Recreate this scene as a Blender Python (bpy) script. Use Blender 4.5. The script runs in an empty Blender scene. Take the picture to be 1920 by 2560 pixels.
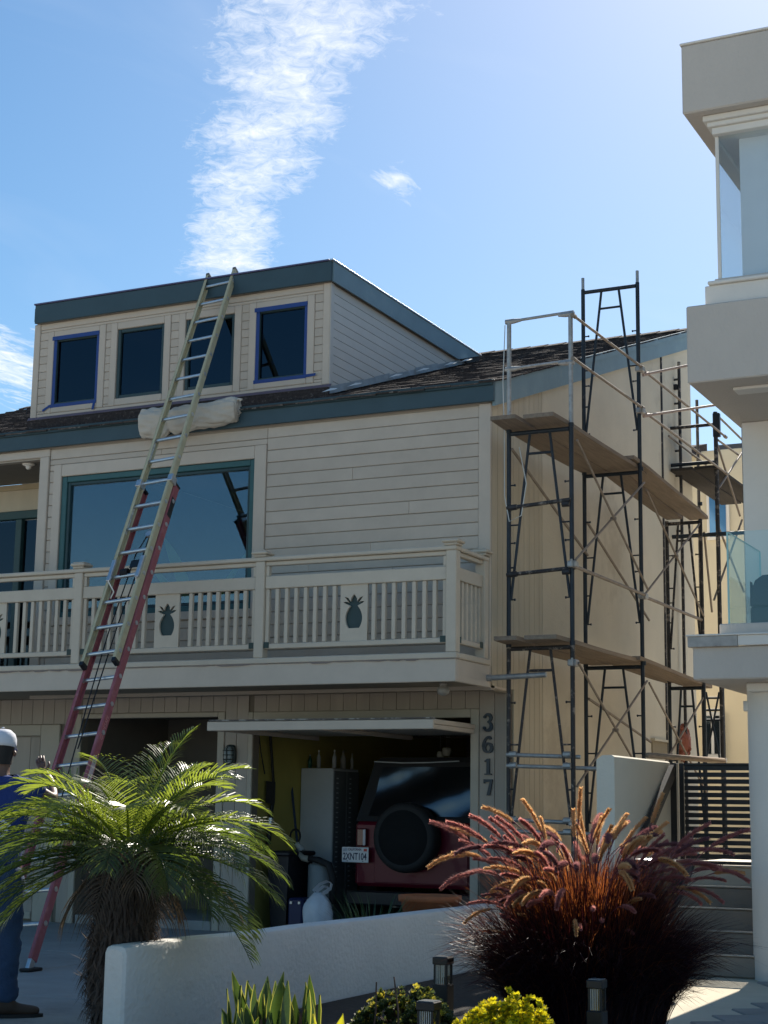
import bpy, bmesh, math, random
from mathutils import Vector, Matrix, Euler
from math import radians, sin, cos, pi, tan
random.seed(7)
S = bpy.context.scene
COL = S.collection

# ------------------------------------------------------------------ camera
FPX, YAW, PIT, ROL, CAMH = 4075.0, radians(26.42), radians(10.39), radians(0.86), 1.38
_f = Vector((-sin(YAW)*cos(PIT), cos(YAW)*cos(PIT), sin(PIT)))
_r = Vector((cos(YAW), sin(YAW), 0)); _u = _r.cross(_f)
CR = cos(ROL)*_r + sin(ROL)*_u
CU = -sin(ROL)*_r + cos(ROL)*_u
CPOS = Vector((0, 0, CAMH))
cam = bpy.data.objects.new('camera', bpy.data.cameras.new('camera'))
COL.objects.link(cam)
m = Matrix((CR, CU, -_f)).transposed().to_4x4(); m.translation = CPOS
cam.matrix_world = m
cam.data.sensor_fit = 'VERTICAL'; cam.data.sensor_height = 24.0; cam.data.sensor_width = 18.0
cam.data.lens = FPX/2560*24.0
cam.data.clip_start = 0.1; cam.data.clip_end = 4000
S.camera = cam
S.render.resolution_x = 768; S.render.resolution_y = 1024

def ray(x, y):
    return _f + CR*((x-960)/FPX) - CU*((y-1280)/FPX)
def onY(x, y, Y):
    d = ray(x, y); return CPOS + d*(Y/d.y)
def onX(x, y, X):
    d = ray(x, y); return CPOS + d*(X/d.x)
def onZ(x, y, z):
    d = ray(x, y); return CPOS + d*((z-CAMH)/d.z)

# ------------------------------------------------------------------ light
SUN_EL, SUN_AZ = radians(39.5), radians(7.0)      # azimuth measured from +Y towards -X
sdir = Vector((-sin(SUN_AZ)*cos(SUN_EL), cos(SUN_AZ)*cos(SUN_EL), sin(SUN_EL)))
sl = bpy.data.lights.new('sun', 'SUN'); sl.energy = 4.6; sl.angle = radians(0.53); sl.color = (1.0, 0.93, 0.82)
so = bpy.data.objects.new('sun', sl); COL.objects.link(so)
so.rotation_euler = sdir.to_track_quat('Z', 'Y').to_euler(); so.location = (0, 0, 40)

S.view_settings.view_transform = 'Standard'; S.view_settings.look = 'None'
S.view_settings.gamma = 1.0; S.view_settings.use_curve_mapping = False
S.view_settings.exposure = 0.76

W = bpy.data.worlds.new('World'); S.world = W; W.use_nodes = True
wn = W.node_tree.nodes; wl = W.node_tree.links; wn.clear()
def N(nt, t, **kw):
    n = nt.nodes.new(t)
    for k, v in kw.items(): setattr(n, k, v)
    return n
def wmath(op, a, b=None, c=None, clamp=False):
    n = wn.new('ShaderNodeMath'); n.operation = op; n.use_clamp = clamp
    for i, v in enumerate((a, b, c)):
        if v is None: continue
        if isinstance(v, (int, float)): n.inputs[i].default_value = v
        else: wl.new(v, n.inputs[i])
    return n.outputs[0]
def build_world():
    out = wn.new('ShaderNodeOutputWorld'); bg = wn.new('ShaderNodeBackground')
    sky = wn.new('ShaderNodeTexSky'); sky.sky_type = 'NISHITA'; sky.sun_disc = False
    sky.sun_elevation = SUN_EL; sky.sun_rotation = -SUN_AZ
    sky.altitude = 0; sky.air_density = 1.0; sky.dust_density = 0.45; sky.ozone_density = 1.3
    hs = wn.new('ShaderNodeHueSaturation'); hs.inputs['Saturation'].default_value = 1.34; hs.inputs['Hue'].default_value = 0.494
    wl.new(sky.outputs[0], hs.inputs['Color'])
    tc = wn.new('ShaderNodeTexCoord'); sp = wn.new('ShaderNodeSeparateXYZ')
    wl.new(tc.outputs['Generated'], sp.inputs[0])
    z = wmath('MAXIMUM', sp.outputs[2], 0.02)
    u = wmath('DIVIDE', sp.outputs[0], z); v = wmath('DIVIDE', sp.outputs[1], z)   # a flat cloud layer
    def lay(x, y):
        d = ray(x, y); return Vector((d.x/d.z, d.y/d.z))
    cmb = wn.new('ShaderNodeCombineXYZ'); wl.new(u, cmb.inputs[0]); wl.new(v, cmb.inputs[1])
    # rolled ripples, drawn out across the band
    a, b = lay(640, 650), lay(790, 0)
    ax = (b-a).normalized(); nx = Vector((-ax.y, ax.x))
    def dot2(e, off): 
        return wmath('SUBTRACT', wmath('ADD', wmath('MULTIPLY', u, e.x), wmath('MULTIPLY', v, e.y)), off)
    al = dot2(ax, a.dot(ax)); ac = dot2(nx, a.dot(nx))
    al = wmath('DIVIDE', al, (b-a).length)
    cm2 = wn.new('ShaderNodeCombineXYZ'); wl.new(al, cm2.inputs[0]); wl.new(ac, cm2.inputs[1])
    def noise(vec, scale, det, rough=0.6, sc=(1, 1, 1), dist=0.0):
        mp = wn.new('ShaderNodeMapping'); mp.inputs['Scale'].default_value = sc; wl.new(vec, mp.inputs[0])
        n = wn.new('ShaderNodeTexNoise'); n.inputs['Scale'].default_value = scale; n.inputs['Detail'].default_value = det
        n.inputs['Roughness'].default_value = rough; n.inputs['Distortion'].default_value = dist
        wl.new(mp.outputs[0], n.inputs['Vector']); return n.outputs[0]
    # centre line and half width along the band, from samples of the photograph's cloud
    samp = [(650, 485, 690), (600, 490, 690), (520, 485, 680), (430, 490, 760), (330, 520, 815), (220, 560, 850), (120, 545, 905), (40, 560, 985), (-60, 560, 1060), (-200, 600, 1150)]
    cen = wn.new('ShaderNodeFloatCurve'); wid = wn.new('ShaderNodeFloatCurve')
    for node, kind in ((cen, 0), (wid, 1)):
        cv = node.mapping.curves[0]
        pts = []
        for (y, xl, xr) in samp:
            L, Rr = lay(xl, y), lay(xr, y)
            M_ = (L+Rr)/2
            t = (M_-a).dot(ax)/(b-a).length
            c = (M_-a).dot(nx); w = abs((L-Rr).dot(nx))/2*1.28
            pts.append((min(max((t+0.6)/3.0, 0), 1), 0.5+c if kind == 0 else w))
        pts.sort()
        while len(cv.points) < len(pts): cv.points.new(0.5, 0.5)
        for p, q in zip(cv.points, pts): p.location = q
        node.mapping.update()
        wl.new(wmath('DIVIDE', wmath('ADD', al, 0.6), 3.0, clamp=True), node.inputs['Value'])
    dist = wmath('ABSOLUTE', wmath('SUBTRACT', ac, wmath('SUBTRACT', cen.outputs[0], 0.5)))
    edge = wmath('DIVIDE', dist, wmath('MAXIMUM', wid.outputs[0], 0.01))      # 0 centre .. 1 edge
    big = noise(cmb.outputs[0], 8, 4, 0.6)
    fine = noise(cm2.outputs[0], 17, 6, 0.74, (1.5, 1.7, 1), 0.9)
    dens = wmath('ADD', wmath('MULTIPLY', big, 1.0), wmath('MULTIPLY', fine, 1.15))
    dens = wmath('SUBTRACT', dens, wmath('MULTIPLY', wmath('POWER', edge, 2.2), 0.42))
    endfade = wmath('MULTIPLY', wmath('SUBTRACT', al, -0.16), 9.0, clamp=True)
    alpha = wmath('MULTIPLY', wmath('SUBTRACT', dens, 0.74), 1.6, clamp=True)
    alpha = wmath('MULTIPLY', wmath('MULTIPLY', alpha, 0.84), endfade)
    # small separate wisps
    f2 = noise(cmb.outputs[0], 24, 5, 0.68, (1, 0.35, 1), 1.2)
    for (x, y, rx, ry, st) in ((995, 445, .026, .024, .8), (0, 905, .12, .12, .95)):
        c = lay(x, y); ex = lay(x+60, y)-c; ex.normalize(); ey = Vector((-ex.y, ex.x))
        du = wmath('DIVIDE', dot2(ex, c.dot(ex)), rx); dv = wmath('DIVIDE', dot2(ey, c.dot(ey)), ry*3)
        dd = wmath('SQRT', wmath('ADD', wmath('MULTIPLY', du, du), wmath('MULTIPLY', dv, dv)))
        al2 = wmath('MULTIPLY', wmath('SUBTRACT', wmath('SUBTRACT', f2, 0.20), wmath('MULTIPLY', dd, 0.26)), 2.4, clamp=True)
        alpha = wmath('MAXIMUM', alpha, wmath('MULTIPLY', al2, st))
    thin = noise(cmb.outputs[0], 2.2, 4, 0.6, (1, 0.45, 1), 0.8)
    veil = wmath('MULTIPLY', wmath('SUBTRACT', thin, 0.55), 0.3, clamp=True)
    alpha = wmath('MAXIMUM', alpha, veil)
    mix = wn.new('ShaderNodeMixRGB'); wl.new(alpha, mix.inputs[0]); wl.new(hs.outputs[0], mix.inputs[1])
    mix.inputs[2].default_value = (9.0, 9.2, 9.4, 1)
    wl.new(mix.outputs[0], bg.inputs[0]); bg.inputs[1].default_value = 0.075
    wl.new(bg.outputs[0], out.inputs[0])
build_world()

# ------------------------------------------------------------------ materials
MATS = {}
def mat(name, col, rough=0.7, var=0.12, scale=6.0, bump=0.0, bscale=60.0, metal=0.0, rnd=0.0, spec=0.5, stain=None, trans=0.0, transcol=None, coat=0.0, stretch=(1,1,1), alpha=1.0, sub=0.0):
    if name in MATS: return MATS[name]
    m = bpy.data.materials.new(name); m.use_nodes = True; nt = m.node_tree; nt.nodes.clear()
    o = nt.nodes.new('ShaderNodeOutputMaterial'); p = nt.nodes.new('ShaderNodeBsdfPrincipled')
    L = nt.links
    tc = nt.nodes.new('ShaderNodeTexCoord'); mp = nt.nodes.new('ShaderNodeMapping'); mp.inputs['Scale'].default_value = stretch
    L.new(tc.outputs['Object'], mp.inputs[0])
    oi = nt.nodes.new('ShaderNodeObjectInfo')
    ofs = nt.nodes.new('ShaderNodeVectorMath'); ofs.operation = 'MULTIPLY_ADD'; ofs.inputs[1].default_value = (1, 1, 1)
    cx = nt.nodes.new('ShaderNodeMath'); cx.operation = 'MULTIPLY'; cx.inputs[1].default_value = 40.0; L.new(oi.outputs['Random'], cx.inputs[0])
    L.new(mp.outputs[0], ofs.inputs[0]); L.new(cx.outputs[0], ofs.inputs[2])
    nz = nt.nodes.new('ShaderNodeTexNoise'); nz.inputs['Scale'].default_value = scale; nz.inputs['Detail'].default_value = 6; nz.inputs['Roughness'].default_value = 0.62
    L.new(ofs.outputs[0], nz.inputs['Vector'])
    hs = nt.nodes.new('ShaderNodeHueSaturation'); hs.inputs['Color'].default_value = (*col, 1)
    mr = nt.nodes.new('ShaderNodeMapRange'); mr.inputs[1].default_value = 0.25; mr.inputs[2].default_value = 0.75
    mr.inputs[3].default_value = 1-var; mr.inputs[4].default_value = 1+var; L.new(nz.outputs[0], mr.inputs[0])
    val = mr.outputs[0]
    if rnd:
        m2 = nt.nodes.new('ShaderNodeMath'); m2.operation = 'MULTIPLY_ADD'; m2.inputs[1].default_value = 2*rnd; m2.inputs[2].default_value = 1-rnd; L.new(oi.outputs['Random'], m2.inputs[0])
        m3 = nt.nodes.new('ShaderNodeMath'); m3.operation = 'MULTIPLY'; L.new(val, m3.inputs[0]); L.new(m2.outputs[0], m3.inputs[1]); val = m3.outputs[0]
    L.new(val, hs.inputs['Value'])
    cout = hs.outputs[0]
    if stain:
        scol, sscale, sthr, samt = stain
        n2 = nt.nodes.new('ShaderNodeTexNoise'); n2.inputs['Scale'].default_value = sscale; n2.inputs['Detail'].default_value = 9; n2.inputs['Roughness'].default_value = 0.7
        L.new(ofs.outputs[0], n2.inputs['Vector'])
        r2 = nt.nodes.new('ShaderNodeMapRange'); r2.inputs[1].default_value = sthr; r2.inputs[2].default_value = sthr+0.09; r2.inputs[4].default_value = samt; L.new(n2.outputs[0], r2.inputs[0])
        mx = nt.nodes.new('ShaderNodeMixRGB'); L.new(r2.outputs[0], mx.inputs[0]); L.new(cout, mx.inputs[1]); mx.inputs[2].default_value = (*scol, 1); cout = mx.outputs[0]
    L.new(cout, p.inputs['Base Color'])
    p.inputs['Roughness'].default_value = rough; p.inputs['Metallic'].default_value = metal; p.inputs['Specular IOR Level'].default_value = spec
    p.inputs['Coat Weight'].default_value = coat; p.inputs['Alpha'].default_value = alpha
    if sub: p.inputs['Subsurface Weight'].default_value = sub
    if bump:
        bn = nt.nodes.new('ShaderNodeTexNoise'); bn.inputs['Scale'].default_value = bscale; bn.inputs['Detail'].default_value = 4; L.new(ofs.outputs[0], bn.inputs['Vector'])
        bp = nt.nodes.new('ShaderNodeBump'); bp.inputs['Strength'].default_value = bump; bp.inputs['Distance'].default_value = 0.01; L.new(bn.outputs[0], bp.inputs['Height']); L.new(bp.outputs[0], p.inputs['Normal'])
    sh = p.outputs[0]
    if trans:
        tr = nt.nodes.new('ShaderNodeBsdfTranslucent'); tr.inputs[0].default_value = (*(transcol or col), 1)
        ms = nt.nodes.new('ShaderNodeMixShader'); ms.inputs[0].default_value = trans; L.new(sh, ms.inputs[1]); L.new(tr.outputs[0], ms.inputs[2]); sh = ms.outputs[0]
    L.new(sh, o.inputs[0]); MATS[name] = m
    return m
def glass(name, tint, refl, rough=0.02, refcol=(1, 1, 1), fres=True, wrinkle=0.0, wscale=8):
    if name in MATS: return MATS[name]
    m = bpy.data.materials.new(name); m.use_nodes = True; nt = m.node_tree; nt.nodes.clear(); L = nt.links
    o = nt.nodes.new('ShaderNodeOutputMaterial'); t = nt.nodes.new('ShaderNodeBsdfTransparent'); t.inputs[0].default_value = (*tint, 1)
    g = nt.nodes.new('ShaderNodeBsdfGlossy'); g.inputs[0].default_value = (*refcol, 1); g.inputs['Roughness'].default_value = rough
    mx = nt.nodes.new('ShaderNodeMixShader')
    if fres:
        lf = nt.nodes.new('ShaderNodeLayerWeight'); lf.inputs[0].default_value = 0.5
        lw = nt.nodes.new('ShaderNodeMath'); lw.operation = 'POWER'; lw.inputs[1].default_value = 5.0; L.new(lf.outputs['Facing'], lw.inputs[0])
        a = nt.nodes.new('ShaderNodeMath'); a.operation = 'MULTIPLY_ADD'; a.inputs[1].default_value = 0.8; a.inputs[2].default_value = refl; a.use_clamp = True
        L.new(lw.outputs[0], a.inputs[0]); L.new(a.outputs[0], mx.inputs[0])
    else: mx.inputs[0].default_value = refl
    if wrinkle:
        tc = nt.nodes.new('ShaderNodeTexCoord'); bn = nt.nodes.new('ShaderNodeTexNoise'); bn.inputs['Scale'].default_value = wscale; bn.inputs['Detail'].default_value = 3; bn.inputs['Distortion'].default_value = 1.0
        L.new(tc.outputs['Object'], bn.inputs['Vector'])
        bp = nt.nodes.new('ShaderNodeBump'); bp.inputs['Strength'].default_value = wrinkle; bp.inputs['Distance'].default_value = 0.06; L.new(bn.outputs[0], bp.inputs['Height']); L.new(bp.outputs[0], g.inputs['Normal'])
    L.new(t.outputs[0], mx.inputs[1]); L.new(g.outputs[0], mx.inputs[2]); L.new(mx.outputs[0], o.inputs[0]); MATS[name] = m
    return m

GREIGE = mat('greige_paint', (0.57, 0.485, 0.395), 0.55, 0.09, 3.0, 0.12, 90, rnd=0.05, spec=0.3, stain=((0.63, 0.55, 0.46), 1.7, 0.62, 0.5))
TRIM = mat('greige_trim', (0.60, 0.51, 0.415), 0.5, 0.06, 4.0, 0.08, 80, rnd=0.03, spec=0.3)
RAILM = mat('rail_paint', (0.61, 0.525, 0.415), 0.5, 0.07, 5.0, 0.08, 70, rnd=0.03, spec=0.3, stain=((0.3, 0.27, 0.23), 7, 0.68, 0.4))
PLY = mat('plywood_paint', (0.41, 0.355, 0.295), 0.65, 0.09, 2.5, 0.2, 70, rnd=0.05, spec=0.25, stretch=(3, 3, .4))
CREAMPLY = mat('cream_plywood', (0.56, 0.49, 0.37), 0.7, 0.09, 2.5, 0.2, 70, rnd=0.04, spec=0.2, stretch=(3, 3, .4))
CREAM = mat('cream_stucco', (0.68, 0.61, 0.48), 0.85, 0.10, 0.9, 0.5, 45, spec=0.15, stain=((0.47, 0.40, 0.30), 0.55, 0.56, 0.55))
TEAL = mat('dark_teal_fascia', (0.045, 0.083, 0.102), 0.5, 0.12, 3.0, 0.1, 60, spec=0.4)
TEAL2 = mat('weathered_teal_fascia', (0.20, 0.29, 0.33), 0.6, 0.14, 2.0, 0.2, 50, spec=0.3, stain=((0.28, 0.33, 0.33), 4, 0.6, 0.6))
TEALF = mat('teal_window_frame', (0.045, 0.13, 0.135), 0.45, 0.1, 8, spec=0.4)
DARKFR = mat('dark_window_frame', (0.012, 0.017, 0.02), 0.4, 0.1, 8)
TAPE = mat('blue_tape', (0.014, 0.055, 0.24), 0.5, 0.1, 20, 0.15, 90)
SHING = mat('shingle_brown', (0.050, 0.040, 0.038), 0.9, 0.45, 34, 0.8, 160, rnd=0.35, spec=0.15, stain=((0.19, 0.16, 0.145), 22, 0.55, 0.85))  # the pale flecks are sun glints put into the shingle colour
FLASH = mat('flashing_metal', (0.33, 0.345, 0.345), 0.6, 0.22, 6, 0.4, 25, metal=0.15, stain=((0.55, 0.55, 0.53), 9, 0.6, 0.7))
FLASHP = mat('purple_flashing', (0.16, 0.12, 0.15), 0.6, 0.15, 6, 0.2, 30)
WHITEBIT = mat('peeled_white', (0.8, 0.79, 0.76), 0.6, 0.05, 8)
CONC = mat('concrete_drive', (0.30, 0.30, 0.285), 0.85, 0.16, 2.2, 0.35, 120, rnd=0.05, spec=0.25, stain=((0.20, 0.195, 0.185), 1.3, 0.57, 0.6))
PATHC = mat('pale_concrete', (0.62, 0.55, 0.42), 0.9, 0.1, 3, 0.3, 90, rnd=0.04, spec=0.15)
STUCW = mat('white_stucco', (0.74, 0.715, 0.67), 0.9, 0.08, 1.6, 0.9, 30, spec=0.15, stain=((0.52, 0.49, 0.45), 2.6, 0.62, 0.35))
NSTUC = mat('neighbour_stucco', (0.63, 0.565, 0.495), 0.9, 0.07, 1.2, 0.7, 55, spec=0.15, stain=((0.54, 0.48, 0.42), 1.1, 0.60, 0.4), stretch=(1, 1, .45))
NWHITE = mat('neighbour_white', (0.81, 0.765, 0.695), 0.75, 0.05, 2, 0.2, 40, spec=0.2)
ALU = mat('aluminium', (0.62, 0.63, 0.64), 0.35, 0.15, 20, 0.1, 60, metal=0.75)
GALV = mat('galvanised_pipe', (0.40, 0.40, 0.39), 0.5, 0.25, 18, 0.25, 50, metal=0.5, stain=((0.22, 0.17, 0.13), 14, 0.6, 0.7))
SCAF = mat('scaffold_blue_black', (0.020, 0.030, 0.042), 0.5, 0.25, 12, 0.3, 60, stain=((0.30, 0.28, 0.26), 16, 0.66, 0.75), spec=0.4)
SCAFR = mat('scaffold_worn', (0.030, 0.028, 0.03), 0.6, 0.3, 10, 0.4, 50, stain=((0.36, 0.31, 0.26), 11, 0.55, 0.8))
BRACE = mat('scaffold_brace', (0.26, 0.21, 0.165), 0.6, 0.25, 9, 0.3, 60, metal=0.15, stain=((0.45, 0.42, 0.38), 12, 0.6, 0.7))
BRACEP = mat('scaffold_brace_pink', (0.50, 0.38, 0.33), 0.55, 0.2, 9, 0.2, 60, stain=((0.25, 0.18, 0.15), 12, 0.6, 0.7))
PLANK = mat('scaffold_plank', (0.27, 0.215, 0.165), 0.85, 0.22, 5, 0.5, 40, rnd=0.12, spec=0.2, stretch=(6, .5, 6), stain=((0.5, 0.46, 0.4), 6, 0.64, 0.6))
PLANKD = mat('scaffold_plank_dark', (0.055, 0.048, 0.042), 0.85, 0.22, 5, 0.5, 40, rnd=0.12, spec=0.2, stretch=(6, .5, 6))
BLACK = mat('black_paint', (0.010, 0.010, 0.012), 0.45, 0.15, 8, 0.1, 60)
RUBBER = mat('black_rubber', (0.012, 0.012, 0.013), 0.75, 0.2, 14, 0.3, 50)
GREENP = mat('pineapple_green', (0.030, 0.062, 0.065), 0.6, 0.12, 8)
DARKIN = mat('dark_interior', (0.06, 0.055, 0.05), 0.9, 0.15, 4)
YELLOWW = mat('yellow_garage_wall', (0.42, 0.36, 0.09), 0.8, 0.12, 2, 0.2, 40)
WINGL = glass('window_glass', (0.86, 0.9, 0.9), 0.12, 0.015, (0.66, 0.8, 0.92))
DORGL = glass('dormer_glass', (0.10, 0.13, 0.16), 0.05, 0.03, (0.6, 0.8, 1.0))
CLGL = glass('balustrade_glass', (0.93, 0.975, 0.975), 0.045, 0.01, (0.75, 0.95, 1.0))
NWGL = glass('neighbour_window_glass', (0.93, 0.96, 0.97), 0.04, 0.03, (0.85, 0.95, 1.0))
PLASTIC = glass('vinyl_window', (0.04, 0.045, 0.05), 0.10, 0.18, (0.8, 0.88, 1.0))

# ------------------------------------------------------------------ mesh helpers
class MB:
    def __init__(s): s.v = []; s.f = []
    def add(s, vs, fs):
        o = len(s.v); s.v += [Vector(q) for q in vs]; s.f += [tuple(i+o for i in f) for f in fs]
    def box(s, x0, x1, y0, y1, z0, z1, c=0.0, M=None):
        if c <= 0:
            vs = [(x, y, z) for x in (x0, x1) for y in (y0, y1) for z in (z0, z1)]
            fs = [(0, 1, 3, 2), (4, 6, 7, 5), (0, 4, 5, 1), (2, 3, 7, 6), (0, 2, 6, 4), (1, 5, 7, 3)]
        else:
            c = min(c, (x1-x0)*.45, (y1-y0)*.45, (z1-z0)*.45)
            vs = []; idx = {}
            for ix, x in enumerate((x0, x1)):
                for iy, y in enumerate((y0, y1)):
                    for iz, z in enumerate((z0, z1)):
                        sx, sy, sz = (1 if ix == 0 else -1), (1 if iy == 0 else -1), (1 if iz == 0 else -1)
                        for k, q in enumerate(((x, y+sy*c, z+sz*c), (x+sx*c, y, z+sz*c), (x+sx*c, y+sy*c, z))):
                            idx[ix, iy, iz, k] = len(vs); vs.append(q)
            g = lambda *a: idx[a]
            fs = [tuple(g(i, *p, 0) for p in ((0, 0), (0, 1), (1, 1), (1, 0))) for i in (0, 1)]
            fs += [tuple(g(p[0], i, p[1], 1) for p in ((0, 0), (0, 1), (1, 1), (1, 0))) for i in (0, 1)]
            fs += [tuple(g(p[0], p[1], i, 2) for p in ((0, 0), (0, 1), (1, 1), (1, 0))) for i in (0, 1)]
            for a in (0, 1):
                for b in (0, 1):
                    fs.append((g(a, b, 0, 0), g(a, b, 1, 0), g(a, b, 1, 1), g(a, b, 0, 1)))
                    fs.append((g(a, 0, b, 0), g(a, 1, b, 0), g(a, 1, b, 2), g(a, 0, b, 2)))
                    fs.append((g(0, a, b, 1), g(1, a, b, 1), g(1, a, b, 2), g(0, a, b, 2)))
            for a in (0, 1):
                for b in (0, 1):
                    for d in (0, 1): fs.append((g(a, b, d, 0), g(a, b, d, 1), g(a, b, d, 2)))
        if M: vs = [M @ Vector(q) for q in vs]
        s.add(vs, fs); return s
    def tube(s, pts, rad, n=8, cap=True, flat=None):
        pts = [Vector(p) for p in pts]
        if isinstance(rad, (int, float)): rad = [rad]*len(pts)
        o = len(s.v); prev = None
        for i, p in enumerate(pts):
            d = (pts[min(i+1, len(pts)-1)]-pts[max(i-1, 0)]).normalized()
            if prev is None:
                a = d.orthogonal().normalized()
            else:
                a = prev - d*prev.dot(d); a = a.normalized() if a.length > 1e-6 else d.orthogonal().normalized()
            prev = a; b = d.cross(a)
            for k in range(n):
                t = 2*pi*k/n; s.v.append(p+(a*cos(t)+b*sin(t))*rad[i])
        for i in range(len(pts)-1):
            for k in range(n):
                s.f.append((o+i*n+k, o+i*n+(k+1) % n, o+(i+1)*n+(k+1) % n, o+(i+1)*n+k))
        if cap:
            s.f.append(tuple(o+k for k in reversed(range(n)))); e = o+(len(pts)-1)*n; s.f.append(tuple(e+k for k in range(n)))
        return s
    def lathe(s, prof, n=16, M=None):
        o = len(s.v); M = M or Matrix()
        for r, z in prof:
            for k in range(n):
                t = 2*pi*k/n; s.v.append(M @ Vector((r*cos(t), r*sin(t), z)))
        for i in range(len(prof)-1):
            for k in range(n): s.f.append((o+i*n+k, o+i*n+(k+1) % n, o+(i+1)*n+(k+1) % n, o+(i+1)*n+k))
        s.f.append(tuple(o+k for k in reversed(range(n)))); e = o+(len(prof)-1)*n; s.f.append(tuple(e+k for k in range(n)))
        return s
    def prism(s, poly, fn, a, b):
        """poly: 2d points, fn(p, t)->3d point, extruded from a to b"""
        n = len(poly); vs = [fn(p, a) for p in poly]+[fn(p, b) for p in poly]
        fs = [tuple(range(n)), tuple(reversed(range(n, 2*n)))]+[(i, i+n, (i+1) % n+n, (i+1) % n) for i in range(n)]
        s.add(vs, fs); return s
    def mesh(s, name, material, smooth=False):
        me = bpy.data.meshes.new(name); me.from_pydata(s.v, [], s.f); me.update()
        bm = bmesh.new(); bm.from_mesh(me); bmesh.ops.recalc_face_normals(bm, faces=bm.faces); bm.to_mesh(me); bm.free()
        if material: me.materials.append(material)
        if smooth:
            for p in me.polygons: p.use_smooth = True
        return me
    def build(s, name, material, parent=None, smooth=False, label=None):
        o = put(name, s.mesh(name, material, smooth), parent)
        if label: o['label'] = label
        return o
WL = {}
def put(name, me, parent=None, loc=(0, 0, 0), rot=None, mode=None):
    o = bpy.data.objects.new(name, me); COL.objects.link(o); o.location = loc
    if mode: o.rotation_mode = mode
    if rot: o.rotation_euler = rot
    WL[o.name] = Vector(loc)
    if parent:
        o.parent = parent; o.matrix_parent_inverse = Matrix.Translation(-WL[parent.name])
        if parent.matrix_parent_inverse is not None and parent.parent:
            pass
    return o
def empty(name, loc): return put(name, None, None, loc)
def tag(o, label=None, cat=None, group=None, kind=None):
    if label: o['label'] = label
    if cat: o['category'] = cat
    if group: o['group'] = group
    if kind: o['kind'] = kind
    return o
def thing(name, loc, label, cat, group=None): return tag(empty(name, loc), label, cat, group)
BC = {}
def bx(name, material, parent, x0, x1, y0, y1, z0, z1, c=0.006, label=None):
    """a chamfered box object; alike boxes share one mesh"""
    d = (round(x1-x0, 3), round(y1-y0, 3), round(z1-z0, 3)); k = (d, material.name, round(c, 4))
    if k not in BC: BC[k] = MB().box(-d[0]/2, d[0]/2, -d[1]/2, d[1]/2, -d[2]/2, d[2]/2, c).mesh(name, material)
    o = put(name, BC[k], parent, ((x0+x1)/2, (y0+y1)/2, (z0+z1)/2))
    if label: o['label'] = label
    return o
def sm(o, ang=0.6):
    for p in o.data.polygons: p.use_smooth = True
    o.data.set_sharp_from_angle(angle=ang) if hasattr(o.data, 'set_sharp_from_angle') else None
    return o
def gz(y): return 0.15*min(max(y/14.5, 0), 1)
def text_mesh(txt, size, ext=0.001, shear=0.0, sx=1.0, bold=0.0):
    cu = bpy.data.curves.new('t', 'FONT'); cu.body = txt; cu.size = size; cu.extrude = ext; cu.align_x = 'CENTER'; cu.align_y = 'CENTER'; cu.shear = shear; cu.offset = bold; cu.resolution_u = 3
    ob = bpy.data.objects.new('t', cu); COL.objects.link(ob)
    dg = bpy.context.evaluated_depsgraph_get(); me = bpy.data.meshes.new_from_object(ob.evaluated_get(dg)); bpy.data.objects.remove(ob)
    for v in me.vertices: v.co.x *= sx
    return me
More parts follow.
